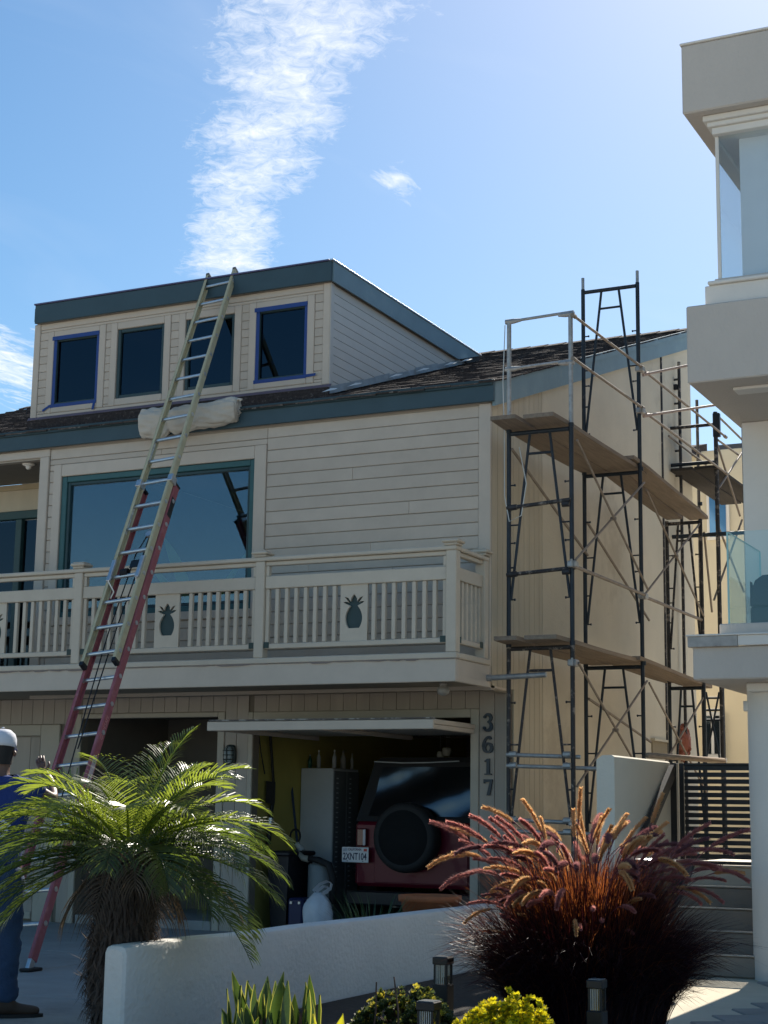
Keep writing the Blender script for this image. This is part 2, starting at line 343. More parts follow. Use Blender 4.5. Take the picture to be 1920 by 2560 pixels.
# ------------------------------------------------------------------ ground
XR, YU, YG = -5.83, 14.0, 14.5
def ground():
    g = MB(); ys = [-300, 0, 14.5, 60, 900]; zs = [-.02, -.02, .13, .13, .13]
    for i in range(4):
        g.add([(-900, ys[i], zs[i]), (900, ys[i], zs[i]), (900, ys[i+1], zs[i+1]), (-900, ys[i+1], zs[i+1])], [(0, 1, 2, 3)])
    tag(g.build('ground', mat('street_ground', (0.44, 0.42, 0.385), 0.9, 0.15, 0.6, 0.3, 30, spec=0.2)), kind='structure')
    # driveway: separate poured slabs with open joints
    d = tag(empty('driveway', (-9, 11, 0.05)), kind='structure')
    xs = [-16, -13.6, -10.9, -8.2, -5.5]; yj = [1.0, 3.4, 5.9, 7.5, 9.25, 11.9, 14.46]
    for i in range(4):
        for j in range(6):
            a, b, y0, y1 = xs[i]+.008, xs[i+1]-.008, yj[j]+.008, yj[j+1]-.008
            mb = MB(); top = [(a, y0, gz(y0)+.006), (b, y0, gz(y0)+.006), (b, y1, gz(y1)+.006), (a, y1, gz(y1)+.006)]
            c = .012
            ins = [(a+c, y0+c, gz(y0)+.014), (b-c, y0+c, gz(y0)+.014), (b-c, y1-c, gz(y1)+.014), (a+c, y1-c, gz(y1)+.014)]
            mb.add([(x, y, z-.05) for x, y, z in top]+top+ins, [(3, 2, 1, 0)]+[(k, (k+1) % 4, 4+(k+1) % 4, 4+k) for k in range(4)]+[(4+k, 4+(k+1) % 4, 8+(k+1) % 4, 8+k) for k in range(4)]+[(8, 9, 10, 11)])
            mb.build('slab', CONC, d)
    # planting bed beside the white wall, and the pale path with its pavers
    b = MB(); b.add([(-5.2, 4, .115), (-2.5, 4, .115), (-2.5, 8.3, .125), (-3.3, 9.5, .13), (-4.45, 11.2, .14), (-4.45, 13.2, .165), (-5.2, 13.2, .165)], [tuple(range(7))])
    tag(b.build('planting_bed', mat('soil', (0.035, 0.028, 0.022), 0.95, 0.3, 12, 0.9, 30)), kind='structure')
    p = MB(); p.add([(-4.44, 8.6, gz(8.6)+.008), (-2.55, 8.6, gz(8.6)+.008), (-2.55, 13.4, gz(13.4)+.008), (-4.44, 13.4, gz(13.4)+.008)], [(0, 1, 2, 3)])
    tag(p.build('path', PATHC), kind='structure')
    pv = tag(empty('pavement', (-1.5, 11, gz(11))), kind='structure')
    PV = mat('paver_grey', (0.30, 0.285, 0.26), 0.85, 0.14, 4, 0.35, 60, rnd=0.12, spec=0.25)
    rot = Matrix.Rotation(radians(32), 4, 'Z'); me = None
    for i in range(-9, 10):
        for j in range(-14, 14):
            q = rot @ Vector(((i+(j % 2)*.5)*.46, j*.31, 0)) + Vector((-1.5, 11, 0))
            if -2.86 < q.x < 0.4 and 7.6 < q.y < 14.5 and (q.x > -2.25 or q.y > 8.95):
                if me is None: me = MB().box(-.222, .222, -.147, .147, -.03, .0, .008).mesh('paver', PV)
                put('paver', me, pv, (q.x, q.y, gz(q.y)+.018+random.uniform(-.002, .002)), None, 'ZYX').rotation_euler = (radians(0.593), 0, radians(32))
    # raised side yard behind the yard wall
    t = MB().box(XR+.004, -4.36, 13.75, 40, .0, .86); tag(t.build('side_yard', mat('yard_soil', (0.10, 0.085, 0.065), 0.95, 0.25, 6, 0.6, 30)), kind='structure')
    t = MB().box(-4.355, -2.2, 14.02, 40, .0, .955, .01); tag(t.build('landing', mat('tile_landing', (0.58, 0.52, 0.42), 0.7, 0.1, 4, 0.2, 50)), kind='structure')
    st = tag(empty('steps', (-3.8, 13.4, .15)), kind='structure')
    STEP = mat('step_concrete', (0.26, 0.225, 0.185), 0.8, 0.15, 4, 0.3, 60)
    n = 5; r = (.955-.145)/n
    for k in range(n-1):
        bx('step', STEP, st, -4.19, -2.9, 12.95+k*.268, 14.018, .145+r*k-.02*(k > 0), .145+r*(k+1), .012)
        bx('nosing', mat('step_nosing', (0.50, 0.45, 0.38), 0.5, 0.1, 8), st, -4.188, -2.902, 12.935+k*.268, 12.975+k*.268, .145+r*(k+1)+.001, .145+r*(k+1)+.012, .003)
    bx('nosing', MATS['step_nosing'], st, -4.188, -2.902, 13.985, 14.03, .956, .968, .003)
ground()

# ------------------------------------------------------------------ the house
RS = (7.85-5.47)/(20.8-13.98)
def roofz(y): return 5.47+RS*(y-13.98)
HX0 = -17.0
house = thing('house', (-10.5, 16, gz(15)), 'two-storey beige sided house with teal fascia, pineapple balcony and open garage', 'house')
def hp(name, material, *a, c=0.006, parent=None, label=None): return bx(name, material, parent or house, *a, c=c, label=label)

def upper_wall():
    # backing of the upper front wall with openings (window, alcove)
    wx0, wx1, wz0, wz1 = -10.90, -8.40, 3.33, 4.93        # rough opening of the picture window
    ax1 = -11.16                                            # alcove right edge
    w = MB()
    w.box(-8.40, XR, YU+.012, YU+.10, 2.5, 5.47); w.box(ax1, wx0, YU+.012, YU+.10, 2.5, 5.47)
    w.box(wx0, wx1, YU+.012, YU+.10, wz1, 5.47); w.box(wx0, wx1, YU+.012, YU+.10, 2.5, wz0)
    w.box(HX0, ax1, YU+.012, YU+.10, 5.12, 5.47)
    wall = w.build('upper_wall', mat('groove_shadow_paint', (0.42, 0.365, 0.30), 0.8, 0.05), house)
    lines = [5.10-.1275*k for k in range(20)]
    def run(x0, x1, z0, z1):
        zs = [z1]+[l for l in lines if z0+.02 < l < z1-.02]+[z0]
        for a, b in zip(zs[:-1], zs[1:]):
            j = random.uniform(-.0015, .0015)
            cuts = [x0, x1]
            if x1-x0 > 2 and random.random() < .45: cuts.insert(1, x0+(x1-x0)*random.uniform(.2, .8))
            for u0, u1 in zip(cuts[:-1], cuts[1:]): bx('siding_board', GREIGE, wall, u0+.0008, u1-.0008, YU-.006+j, YU+.010, b+.003, a-.003, .004)
    run(-8.29, -5.952, 2.765, 5.215)
    run(-11.03, -11.005, 2.765, 4.98) if False else None
    run(-11.035, -10.975, 2.765, 5.035)
    run(-11.035, -8.292, 5.037, 5.215)
    run(-10.97, -8.292, 2.765, 3.27)
    # trims
    bx('corner_board', TRIM, wall, -5.95, XR+.004, YU-.022, YU+.011, 2.56, 5.225)
    bx('alcove_post', TRIM, wall, -11.16, -11.04, YU-.03, YU+.011, 2.765, 5.135)
    bx('alcove_head_board', TRIM, wall, HX0, -11.04, YU-.016, YU+.011, 5.137, 5.225)
    bx('window_trim', TRIM, wall, -10.972, -10.868, YU-.022, YU+.011, 3.272, 5.035)
    bx('window_trim', TRIM, wall, -8.432, -8.295, YU-.022, YU+.011, 3.272, 5.035)
    bx('window_trim', TRIM, wall, -10.866, -8.434, YU-.020, YU+.011, 4.90, 5.033)
    bx('window_trim', TRIM, wall, -10.866, -8.434, YU-.026, YU+.011, 3.274, 3.36)
    win = hp('picture_window', TEALF, -10.866, -10.80, YU+.0, YU+.09, 3.362, 4.898)
    for a in ((-8.49, -8.434, YU, YU+.09, 3.362, 4.898), (-10.798, -8.492, YU+.002, YU+.09, 4.835, 4.898), (-10.798, -8.492, YU+.002, YU+.09, 3.362, 3.42)):
        bx('frame', TEALF, win, *a)
    for a in ((-10.798, -10.765, YU+.02, YU+.085, 3.422, 4.833), (-8.525, -8.492, YU+.02, YU+.085, 3.422, 4.833), (-10.763, -8.527, YU+.022, YU+.085, 4.80, 4.833), (-10.763, -8.527, YU+.022, YU+.085, 3.422, 3.455)):
        bx('sash', mat('dark_teal_sash', (0.02, 0.055, 0.062), 0.4, 0.1, 8), win, *a, c=.004)
    bx('pane', WINGL, win, -10.763, -8.527, YU+.05, YU+.056, 3.455, 4.80, c=0)
    # room behind
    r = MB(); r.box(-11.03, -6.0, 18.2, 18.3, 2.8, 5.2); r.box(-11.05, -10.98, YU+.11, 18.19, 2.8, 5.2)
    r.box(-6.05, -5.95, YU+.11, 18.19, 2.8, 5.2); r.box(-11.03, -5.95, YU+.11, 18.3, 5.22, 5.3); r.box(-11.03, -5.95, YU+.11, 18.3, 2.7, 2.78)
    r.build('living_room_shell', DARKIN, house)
    # alcove: ceiling, back wall and sliding door
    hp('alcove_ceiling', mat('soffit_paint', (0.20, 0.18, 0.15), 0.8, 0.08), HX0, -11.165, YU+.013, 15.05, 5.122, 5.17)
    hp('alcove_side', GREIGE, -11.163, -11.06, YU+.11, 15.1, 2.765, 5.12)
    aw = hp('alcove_back_wall', CREAMPLY, HX0, -11.165, 15.06, 15.14, 4.80, 5.12)
    bx('trim', mat('alcove_trim', (0.45, 0.36, 0.22), 0.6, 0.08), aw, HX0, -11.167, 15.035, 15.058, 5.05, 5.118)
    sd = hp('sliding_door', mat('sliding_teal', (0.03, 0.075, 0.075), 0.4, 0.1), HX0, -11.168, 15.03, 15.12, 4.70, 4.798)
    SDF = MATS['sliding_teal']
    for x in (-14.2, -12.32, -11.26):
        bx('door_stile', SDF, sd, x, x+.09, 15.035, 15.12, 2.77, 4.698)
    bx('pane', DORGL, sd, -14.1, -12.325, 15.07, 15.076, 2.78, 4.69, c=0)
    bx('pane', DORGL, sd, -12.225, -11.265, 15.09, 15.096, 2.78, 4.69, c=0)
    for k in range(9):
        bx('blind_slat', mat('blind_grey', (0.25, 0.27, 0.27), 0.6), sd, -13.2, -12.34, 15.13, 15.135, 4.15+k*.055, 4.178+k*.055, .001)
    hp('rear_room_back', DARKIN, HX0, -11.17, 17.0, 17.1, 2.7, 5.1)
upper_wall()

def balcony():
    y0 = 13.2
    dk = hp('balcony_deck', mat('deck_surface', (0.33, 0.30, 0.26), 0.7, 0.12, 4), HX0, XR-.02, y0+.035, YU+.005, 2.56, 2.752)
    bx('fascia_board', TRIM, dk, HX0, XR, y0, y0+.033, 2.515, 2.718)
    bx('fascia_board', TRIM, dk, XR-.034, XR, y0+.035, YG-.01, 2.515, 2.718)
    bx('edge_strip', RAILM, dk, HX0, XR+.012, y0-.012, y0+.05, 2.72, 2.775, c=.008)
    bx('edge_strip', RAILM, dk, XR-.04, XR+.012, y0+.052, 13.97, 2.72, 2.775, c=.008)
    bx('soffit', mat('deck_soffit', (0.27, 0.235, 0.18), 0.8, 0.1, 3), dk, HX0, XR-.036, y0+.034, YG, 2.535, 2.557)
    # a torn membrane edge along the fascia
    t = MB()
    x = HX0
    while x < XR:
        l = random.uniform(.15, .5); h = random.uniform(.006, .018)
        t.add([(x, y0-.0145, 2.722), (x+l, y0-.0145, 2.722), (x+l*.7, y0-.016, 2.722-h), (x+l*.2, y0-.016, 2.722-h*random.uniform(.4, 1.2))], [(0, 1, 2, 3)]); x += l*.93
    t.build('torn_edge', mat('torn_membrane', (0.25, 0.2, 0.17), 0.8, 0.2, 9), dk)
    ry = 13.26
    rail = hp('balcony_railing', RAILM, HX0, XR-.0, ry-.06, ry+.06, 3.695, 3.735, c=.008)
    rail['label'] = 'beige balcony top rail cap'
    bx('side_top_rail', RAILM, rail, XR-.12, XR-.0, ry+.062, YU-.025, 3.693, 3.733, c=.008)
    posts = [-5.885, -7.87, -9.99, -12.11, -14.2]
    def post(x, y):
        bx('post', RAILM, rail, x-.05, x+.05, y-.05, y+.05, 2.778, 3.694)
        bx('post_cap', RAILM, rail, x-.068, x+.068, y-.068, y+.068, 3.737, 3.76, c=.008)
        bx('post_cap', RAILM, rail, x-.085, x+.085, y-.085, y+.085, 3.761, 3.79, c=.01)
        bx('post_cap', RAILM, rail, x-.065, x+.065, y-.065, y+.065, 3.791, 3.803, c=.006)
    for x in posts: post(x, ry)
    post(-5.885, YU-.08)
    # pineapple outline, about 0.23 x 0.34
    def pine(sc=1.0):
        p = []
        for k in range(0, 25):
            t = radians(-62+304*k/24)      # body, open at top
            p.append((sin(t-pi)*-1, 0))
        body = []
        for k in range(15):
            a = k/14; z = -.165+.235*a; w = .102*(sin(pi*(.16+.76*a)))**.6 if a < .999 else .045
            body.append((w, z))
        right = body
        crown = [(.05, .075), (.108, .100), (.128, .118), (.085, .118), (.062, .108), (.096, .150), (.112, .172), (.070, .158), (.038, .118), (.036, .150), (.018, .178), (0, .198)]
        r = right+crown; l = [(-a, b) for a, b in reversed(r[:-1])]
        return [(a*.86*sc, b*.87*sc) for a, b in r+l]
    def panel(cx):
        hw = .141
        # panel with a pineapple-shaped hole: filled curve with two outlines
        cu = bpy.data.curves.new('panel', 'CURVE'); cu.dimensions = '2D'; cu.fill_mode = 'BOTH'; cu.extrude = .012
        for pts in ([(-hw, -.262), (hw, -.262), (hw, .262), (-hw, .262)], pine()):
            sp = cu.splines.new('POLY'); sp.points.add(len(pts)-1); sp.use_cyclic_u = True
            for q, pnt in zip(sp.points, pts): q.co = (pnt[0], pnt[1]-.0, 0, 1)
        ob = bpy.data.objects.new('t', cu); COL.objects.link(ob)
        dg = bpy.context.evaluated_depsgraph_get(); me = bpy.data.meshes.new_from_object(ob.evaluated_get(dg)); bpy.data.objects.remove(ob)
        me.transform(Matrix.Rotation(pi/2, 4, 'X')); me.materials.clear(); me.materials.append(RAILM)
        put('pineapple_panel', me, rail, (cx, ry, 3.172))
        bx('green_backing', GREENP, rail, cx-.13, cx+.13, ry+.016, ry+.022, 2.99, 3.38, c=0, label='dark green board showing through the pineapple cut-out')
    for i in range(len(posts)-1):
        b, a = posts[i]-.052, posts[i+1]+.052; c = (a+b)/2
        bx('upper_rail', RAILM, rail, a, b, ry-.03, ry+.03, 3.652, 3.692)
        bx('middle_rail', RAILM, rail, a, b, ry-.032, ry+.03, 3.432, 3.552)
        bx('bottom_rail', RAILM, rail, a, b, ry-.03, ry+.03, 2.862, 2.91)
        for s in (a, b-.035): bx('stile', RAILM, rail, s, s+.035, ry-.024, ry+.024, 3.554, 3.650, c=.003)
        panel(c)
        for side in (0, 1):
            for k in range(8):
                x = (a+.022+k*.102) if side == 0 else (b-.022-k*.102)
                if abs(x-c) > .165: bx('baluster', RAILM, rail, x-.019, x+.019, ry-.019, ry+.019, 2.912, 3.430, c=.003)
        for s in (a+.03, b-.03): bx('bracket', mat('green_bracket', (0.02, 0.05, 0.045), 0.5), rail, s-.028, s+.028, ry-.036, ry-.032, 2.868, 2.925, c=.001)
    x = -5.885; a, b = ry+.052, YU-.132
    bx('upper_rail', RAILM, rail, x-.03, x+.03, a, b, 3.652, 3.690); bx('middle_rail', RAILM, rail, x-.03, x+.03, a, b, 3.432, 3.552); bx('bottom_rail', RAILM, rail, x-.03, x+.03, a, b, 2.862, 2.91)
    for k in range(6): bx('baluster', RAILM, rail, x-.019, x+.019, a+.03+k*.1-.019, a+.03+k*.1+.019, 2.912, 3.430, c=.003)
    bx('bracket', MATS['green_bracket'], rail, x+.032, x+.036, a, a+.06, 2.868, 2.925, c=.001)
    bx('bracket', MATS['green_bracket'], rail, x+.032, x+.036, b-.06, b, 2.868, 2.925, c=.001)
balcony()

def roofs():
    # main roof deck, fascia, rake
    def rp(poly, x0, x1, name, material, parent=house, label=None):
        return MB().prism(poly, lambda p, t: (t, p[0], p[1]), x0, x1).build(name, material, parent, label=label)
    DX0, DX1, DY = -11.98, -8.04, 14.8
    roof = rp([(13.96, roofz(13.96)-.05), (20.9, roofz(20.9)-.05), (20.9, roofz(20.9)-.16), (13.96, roofz(13.96)-.16)], HX0, XR+.02, 'roof', DARKIN)
    bx('fascia', TEAL, roof, HX0, XR+.055, 13.925, 13.958, 5.23, 5.445, c=.004)
    bx('drip_strip', mat('teal_gutter_lip', (0.022, 0.05, 0.06), 0.5, 0.1), roof, HX0, XR+.05, 13.905, 13.924, 5.385, 5.44, c=.004)
    rp([(13.975, roofz(13.96)-.27), (13.975, roofz(13.96)-.035), (20.86, roofz(20.86)-.03), (20.86, roofz(20.86)-.285)], XR+.022, XR+.053, 'rake_board', TEAL2, roof, 'pale weathered blue rake board')
    rp([(16.4, roofz(16.4)-.10), (16.4, roofz(16.4)-.02), (20.88, roofz(20.88)-.02), (20.88, roofz(20.88)-.10)], XR+.054, XR+.07, 'rake_drip_edge', TEAL2, roof)
    # shingles: course by course, each tab its own slab, slightly curled
    ex = .135; n = int((20.9-13.9)/ex/ (1))+1
    rng = random.Random(3)
    def tab(mb, x0, x1, y, curl, th):
        y1 = y+ex*1.55; zf = lambda q: roofz(q)-.048
        a = [(x0, y, zf(y)+.004+curl), (x1, y, zf(y)+.004+curl*.7), (x1, y1, zf(y1)+.006), (x0, y1, zf(y1)+.006)]
        b = [(p[0], p[1], p[2]+th*(1.0 if k < 2 else .35)) for k, p in enumerate(a)]
        mb.add(a+b, [(3, 2, 1, 0), (4, 5, 6, 7), (0, 1, 5, 4), (1, 2, 6, 5), (2, 3, 7, 6), (3, 0, 4, 7)])
    rest = MB(); first = 0
    LIT = mat('sunlit_eave_shingle', (0.085, 0.068, 0.06), 0.9, 0.3, 30, 0.8, 160, rnd=0.45, spec=0.15, stain=((0.30, 0.27, 0.23), 9, 0.56, 0.9))  # paler shingle copy, sunlight on the eave course put into the colour
    for r in range(n):
        y = 13.885+r*ex
        if y > 20.75: break
        x = HX0+rng.uniform(0, .2)
        while x < XR+.05:
            w = rng.uniform(.14, .30); x1 = min(x+w, XR+.075)
            if y > DY+.3 and DX0+.1 < x and x1 < DX1-.2 and y < 18.4: x = x1; continue
            yy = y+rng.uniform(-.014, .014); cu = rng.choice((0, 0, .002, .005, .010)); th = rng.uniform(.012, .02)
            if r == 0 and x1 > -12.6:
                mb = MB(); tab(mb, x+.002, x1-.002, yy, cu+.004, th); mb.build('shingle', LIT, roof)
            else: tab(rest, x+.002, x1-.002, yy, cu, th)
            x = x1
    s = rest.build('shingles', SHING, roof); s['kind'] = 'stuff'
    # ridge cap
    rc = MB(); x = HX0
    while x < XR+.1:
        x1 = min(x+.28, XR+.11); z = roofz(20.82)
        rc.prism([(20.66, z-.065), (20.85, z+.015), (20.93, z-.03), (20.92, z-.05), (20.84, z-.008), (20.67, z-.085)], lambda p, t: (t, p[0], p[1]+.01*(t-x)/(.28)), x, x1-.004); x = x1-.01
    rc.build('ridge_cap', SHING, roof)['kind'] = 'stuff'
    # ---- dormer
    w = MB()
    wins = [(-11.70, -11.055), (-10.80, -10.16), (-9.87, -9.23), (-8.95, -8.31)]; z0, z1 = 5.955, 6.775
    xs = [DX0]+[v for p in wins for v in p]+[DX1]
    for i in range(0, len(xs), 2): w.box(xs[i], xs[i+1], DY+.012, DY+.08, 5.6, 7.0)
    for a, b in wins: w.box(a, b, DY+.012, DY+.08, 5.6, z0); w.box(a, b, DY+.012, DY+.08, z1, 7.0)
    wall = w.build('dormer_wall', MATS['groove_shadow_paint'], house)
    bx('frieze_board', TRIM, wall, DX0+.075, DX1-.075, DY-.010, DY+.011, 6.895, 6.965)
    bx('head_board', TRIM, wall, DX0+.075, DX1-.075, DY-.004, DY+.011, 6.862, 6.893)
    bx('corner_board', TRIM, wall, DX0-.012, DX0+.073, DY-.016, DY+.011, 5.80, 6.97)
    bx('corner_board', TRIM, wall, DX1-.073, DX1+.012, DY-.016, DY+.011, 5.84, 6.97)
    bx('base_board', TRIM, wall, DX0+.075, DX1-.075, DY-.010, DY+.011, 5.83, 5.872)
    lines = [6.86-.0955*k for k in range(14)]
    segs = [(DX0+.075, wins[0][0]-.092)]+[(wins[i][1]+.092, wins[i+1][0]-.092) for i in range(3)]+[(wins[3][1]+.092, DX1-.075)]
    for a, b in segs:
        for k in range(11):
            t, bt = lines[k], max(lines[k+1], 5.874)
            if t-bt > .02 and b-a > .02: bx('siding_board', GREIGE, wall, a, b, DY-.004, DY+.011, bt+.002, t-.002, c=.004)
    for i, (a, b) in enumerate(wins):
        bx('window_trim', TRIM, wall, a-.09, a-.002, DY-.014, DY+.011, z0-.082, z1+.084); bx('window_trim', TRIM, wall, b+.002, b+.09, DY-.014, DY+.011, z0-.082, z1+.084)
        bx('window_trim', TRIM, wall, a-.0, b+.0, DY-.012, DY+.011, z1+.001, z1+.084); bx('window_trim', TRIM, wall, a, b, DY-.016, DY+.011, z0-.082, z0-.001)
        fm = TEALF if i in (0, 3) else DARKFR
        win = bx('dormer_window', mat('dormer_frame', (0.03, 0.06, 0.065), 0.45, 0.1), house, a+.001, a+.04, DY+.004, DY+.07, z0+.001, z1-.001)
        for q in ((b-.04, b-.001, DY+.004, DY+.07, z0+.001, z1-.001), (a+.042, b-.042, DY+.006, DY+.07, z1-.042, z1-.001), (a+.042, b-.042, DY+.006, DY+.07, z0+.001, z0+.042)):
            bx('frame', MATS['dormer_frame'], win, *q)
        bx('pane', DORGL, win, a+.042, b-.042, DY+.035, DY+.04, z0+.042, z1-.042, c=0)
        bx('dark_blind', mat('dark_blind', (0.02, 0.022, 0.03), 0.8), win, a+.01, b-.01, DY+.10, DY+.11, z0, z1, c=0)
        if i in (0, 3):
            T = .028; yb = DY-.0165
            e = .03
            bx('masking_tape', TAPE, win, a-.004, a+T+.012, yb+.0125, yb+.0165, z0-.01, z1, c=0)
            bx('masking_tape', TAPE, win, b-T-.006, b+.004, yb+.0125, yb+.0165, z0-.01, z1+.006, c=0)
            bx('masking_tape', TAPE, win, a-.02, b+.006, yb-.0012, yb-.0002, z1-.03, z1+.018, c=0)
            bx('masking_tape', TAPE, win, a-.01, b+.004, yb-.0016, yb-.0004, z0-.022, z0+.018, c=0)
            tl = MB()
            if i == 0:
                for (px, pz, dx, dz, wd) in ((a-.005, z0+.005, -.10, -.055, .03), (b-.02, z0-.002, -.012, -.10, .034)):
                    d = Vector((dx, 0, dz)); nn = Vector((-dz, 0, dx)).normalized()*wd/2; o = Vector((px, yb-.003, pz))
                    tl.add([o-nn, o+nn, o+d+nn+Vector((0, -.012, 0)), o+d-nn+Vector((0, -.008, 0))], [(0, 1, 2, 3)])
            else:
                o = Vector((b-.02, yb-.003, z0+.0)); d = Vector((.15, -.01, .0)); nn = Vector((0, 0, .018))
                tl.add([o-nn, o+nn, o+d+nn*1.0, o+d-nn*.6], [(0, 1, 2, 3)])
            tl.build('tape_end', TAPE, win)
    # dormer side: level boards cut by the main roof
    side = MB(); tops = 6.97; yb = 18.4
    def dz(y): return max(roofz(y)-.02, 5.8)
    sw = MB().prism([(DY+.08, 5.7), (DY+.08, 7.0), (18.5, 7.0), (15.0, 5.75)], lambda p, t: (t, p[0], p[1]), DX1-.05, DX1-.004).build('dormer_side_wall', MATS['groove_shadow_paint'], house, label='dormer cheek wall with level boards')
    SB = mat('dormer_side_paint', (0.60, 0.545, 0.475), 0.5, 0.05, 3, 0.08, 80, rnd=0.03)
    z = 6.965; k = 0
    while z > 5.86:
        zb = z-.0975; ya = DY-.005
        y_t = 13.98+(z-5.47)/RS-.0; y_b = 13.98+(zb-5.47)/RS
        if y_t > ya+.1:
            mb = MB(); mb.prism([(ya, z-.004), (max(y_t, ya+.02), z-.004), (max(y_b, ya+.02), zb+.002), (ya, zb+.002)], lambda p, t: (t, p[0], p[1]), DX1-.002, DX1+.010+.0*k)
            mb.build('siding_board', SB, sw)
        z = zb; k += 1
    bx('corner_board', SB, sw, DX1+.0125, DX1+.022, DY-.016, DY+.06, 5.84, 6.97)
    # step flashing along the cheek, bright crumpled metal
    rng = random.Random(5); y = DY-.02
    while y < 18.5:
        l = rng.uniform(.28, .42); h = .075+rng.uniform(-.012, .012); o = .015+rng.uniform(0, .006)
        mb = MB(); y1 = min(y+l+.03, 18.62)
        za, zb2 = roofz(y)-.02, roofz(y1)-.02
        mb.add([(DX1+o, y, za), (DX1+o, y1, zb2), (DX1+o-.002, y1, zb2+h), (DX1+o, y, za+h*.95), (DX1+o+.07, y, za+.004), (DX1+o+.07, y1, zb2+.004)], [(0, 1, 2, 3), (0, 4, 5, 1)])
        mb.build('step_flashing', FLASH, sw); y += l
    fl = MB(); fl.add([(DX0-.03, DY-.045, 5.80), (DX1+.05, DY-.045, 5.80), (DX1+.05, DY-.018, 5.838), (DX0-.03, DY-.018, 5.838)], [(0, 1, 2, 3)])
    bx('underlay', SHING, sw, DX0-.03, DX1+.03, DY-.04, DY-.017, 5.70, 5.798, c=.003)
    fl.build('apron_flashing', FLASHP, sw)
    for (px, py) in ((828, 967), (890, 957), (992, 935), (1168, 890), (1128, 900), (1060, 918)):
        p = onX(px, py, DX1+.1); mb = MB()
        zc = roofz(p.y)+.015
        mb.add([(DX1+.05, p.y-.12, zc-.04), (DX1+.16, p.y-.03, zc), (DX1+.13, p.y+.10, zc+.05), (DX1+.06, p.y+.07, zc+.05)], [(0, 1, 2, 3)]); mb.build('flashing_scrap', WHITEBIT, sw)
    # dormer roof
    dr = MB().box(DX0+.0, DX1+.045, DY-.045, 18.8, 7.0, 7.16).build('dormer_roof', DARKIN, house)
    bx('fascia', TEAL, dr, DX0+.03, DX1+.05, DY-.08, DY-.047, 6.965, 7.185, c=.004)
    MB().prism([(DY-.045, 6.965), (DY-.045, 7.185), (18.78, 7.185), (18.1, 6.965)], lambda p, t: (t, p[0], p[1]), DX1+.046, DX1+.064).build('rake_board', TEAL2, dr, label='paler blue dormer side fascia')
    bx('drip_edge', mat('bright_drip_metal', (0.6, 0.6, 0.62), 0.3, 0.1, metal=0.7), dr, DX1+.03, DX1+.078, DY-.09, 18.8, 7.187, 7.205, c=.003)
    bx('drip_edge', mat('purple_drip_metal', (0.12, 0.11, 0.2), 0.4, 0.1, metal=0.3), dr, DX0+.02, DX1+.028, DY-.095, DY-.04, 7.187, 7.205, c=.003)
    bx('roofing', SHING, dr, DX0+.0, DX1+.028, DY-.038, 18.8, 7.187, 7.203, c=.003)
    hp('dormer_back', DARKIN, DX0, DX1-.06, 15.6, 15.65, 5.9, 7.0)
    MB().prism([(DY+.08, 5.7), (DY+.08, 7.0), (18.4, 7.0), (15.0, 5.75)], lambda p, t: (t, p[0], p[1]), DX0-.012, DX0+.03).build('dormer_side_wall', GREIGE, house)
roofs()

def side_wall():
    w = MB()
    # stucco with a rake-following top; back edge at 20.98
    w.prism([(15.352, .1), (15.352, roofz(15.352)-.2), (20.86, roofz(20.86)-.2), (20.98, 7.4), (20.98, .1)], lambda p, t: (t, p[0], p[1]), XR-.12, XR+.006)
    sw = w.build('side_wall', CREAM, house, label='cream stucco side wall behind the scaffold')
    MB().prism([(14.1, 2.5), (14.1, roofz(14.1)-.2), (15.35, roofz(15.35)-.2), (15.35, .1), (14.6, .1), (14.6, 2.5)], lambda p, t: (t, p[0], p[1]), XR-.12, XR-.012).build('side_backing', mat('side_groove_paint', (0.32, 0.275, 0.21), 0.9, 0.05), house)
    y = 14.02
    while y < 15.34:
        y1 = min(y+.138, 15.35); zb = 2.54 if y < 14.5 else .1
        MB().prism([(y+.004, zb), (y+.004, roofz(y)-.24), (y1-.004, roofz(y1)-.24), (y1-.004, zb)], lambda p, t: (t, p[0], p[1]), XR-.011, XR+.003).build('plywood_strip', CREAMPLY, sw); y = y1
    # back and left walls, inner floors
    hp('back_wall', CREAM, HX0, XR-.125, 20.85, 20.97, .1, 7.75)
    hp('left_wall', GREIGE, HX0-.1, HX0-.002, 14.0, 20.95, .1, 5.4)
    # small meter niche, its shaded recess painted as a dark plate
    a, b = onX(1627, 1852, XR), onX(1673, 1890, XR)
    nm = mat('niche_shade', (0.30, 0.24, 0.15), 0.8, 0.1)
    mb = MB().box(XR+.007, XR+.02, a.y, b.y, b.z-.03, a.z)
    mb.build('meter_niche', nm, house)
    fr = MB().box(XR+.008, XR+.06, a.y-.03, b.y+.03, a.z+.002, a.z+.03); fr.build('niche_hood', CREAM, house)
side_wall()

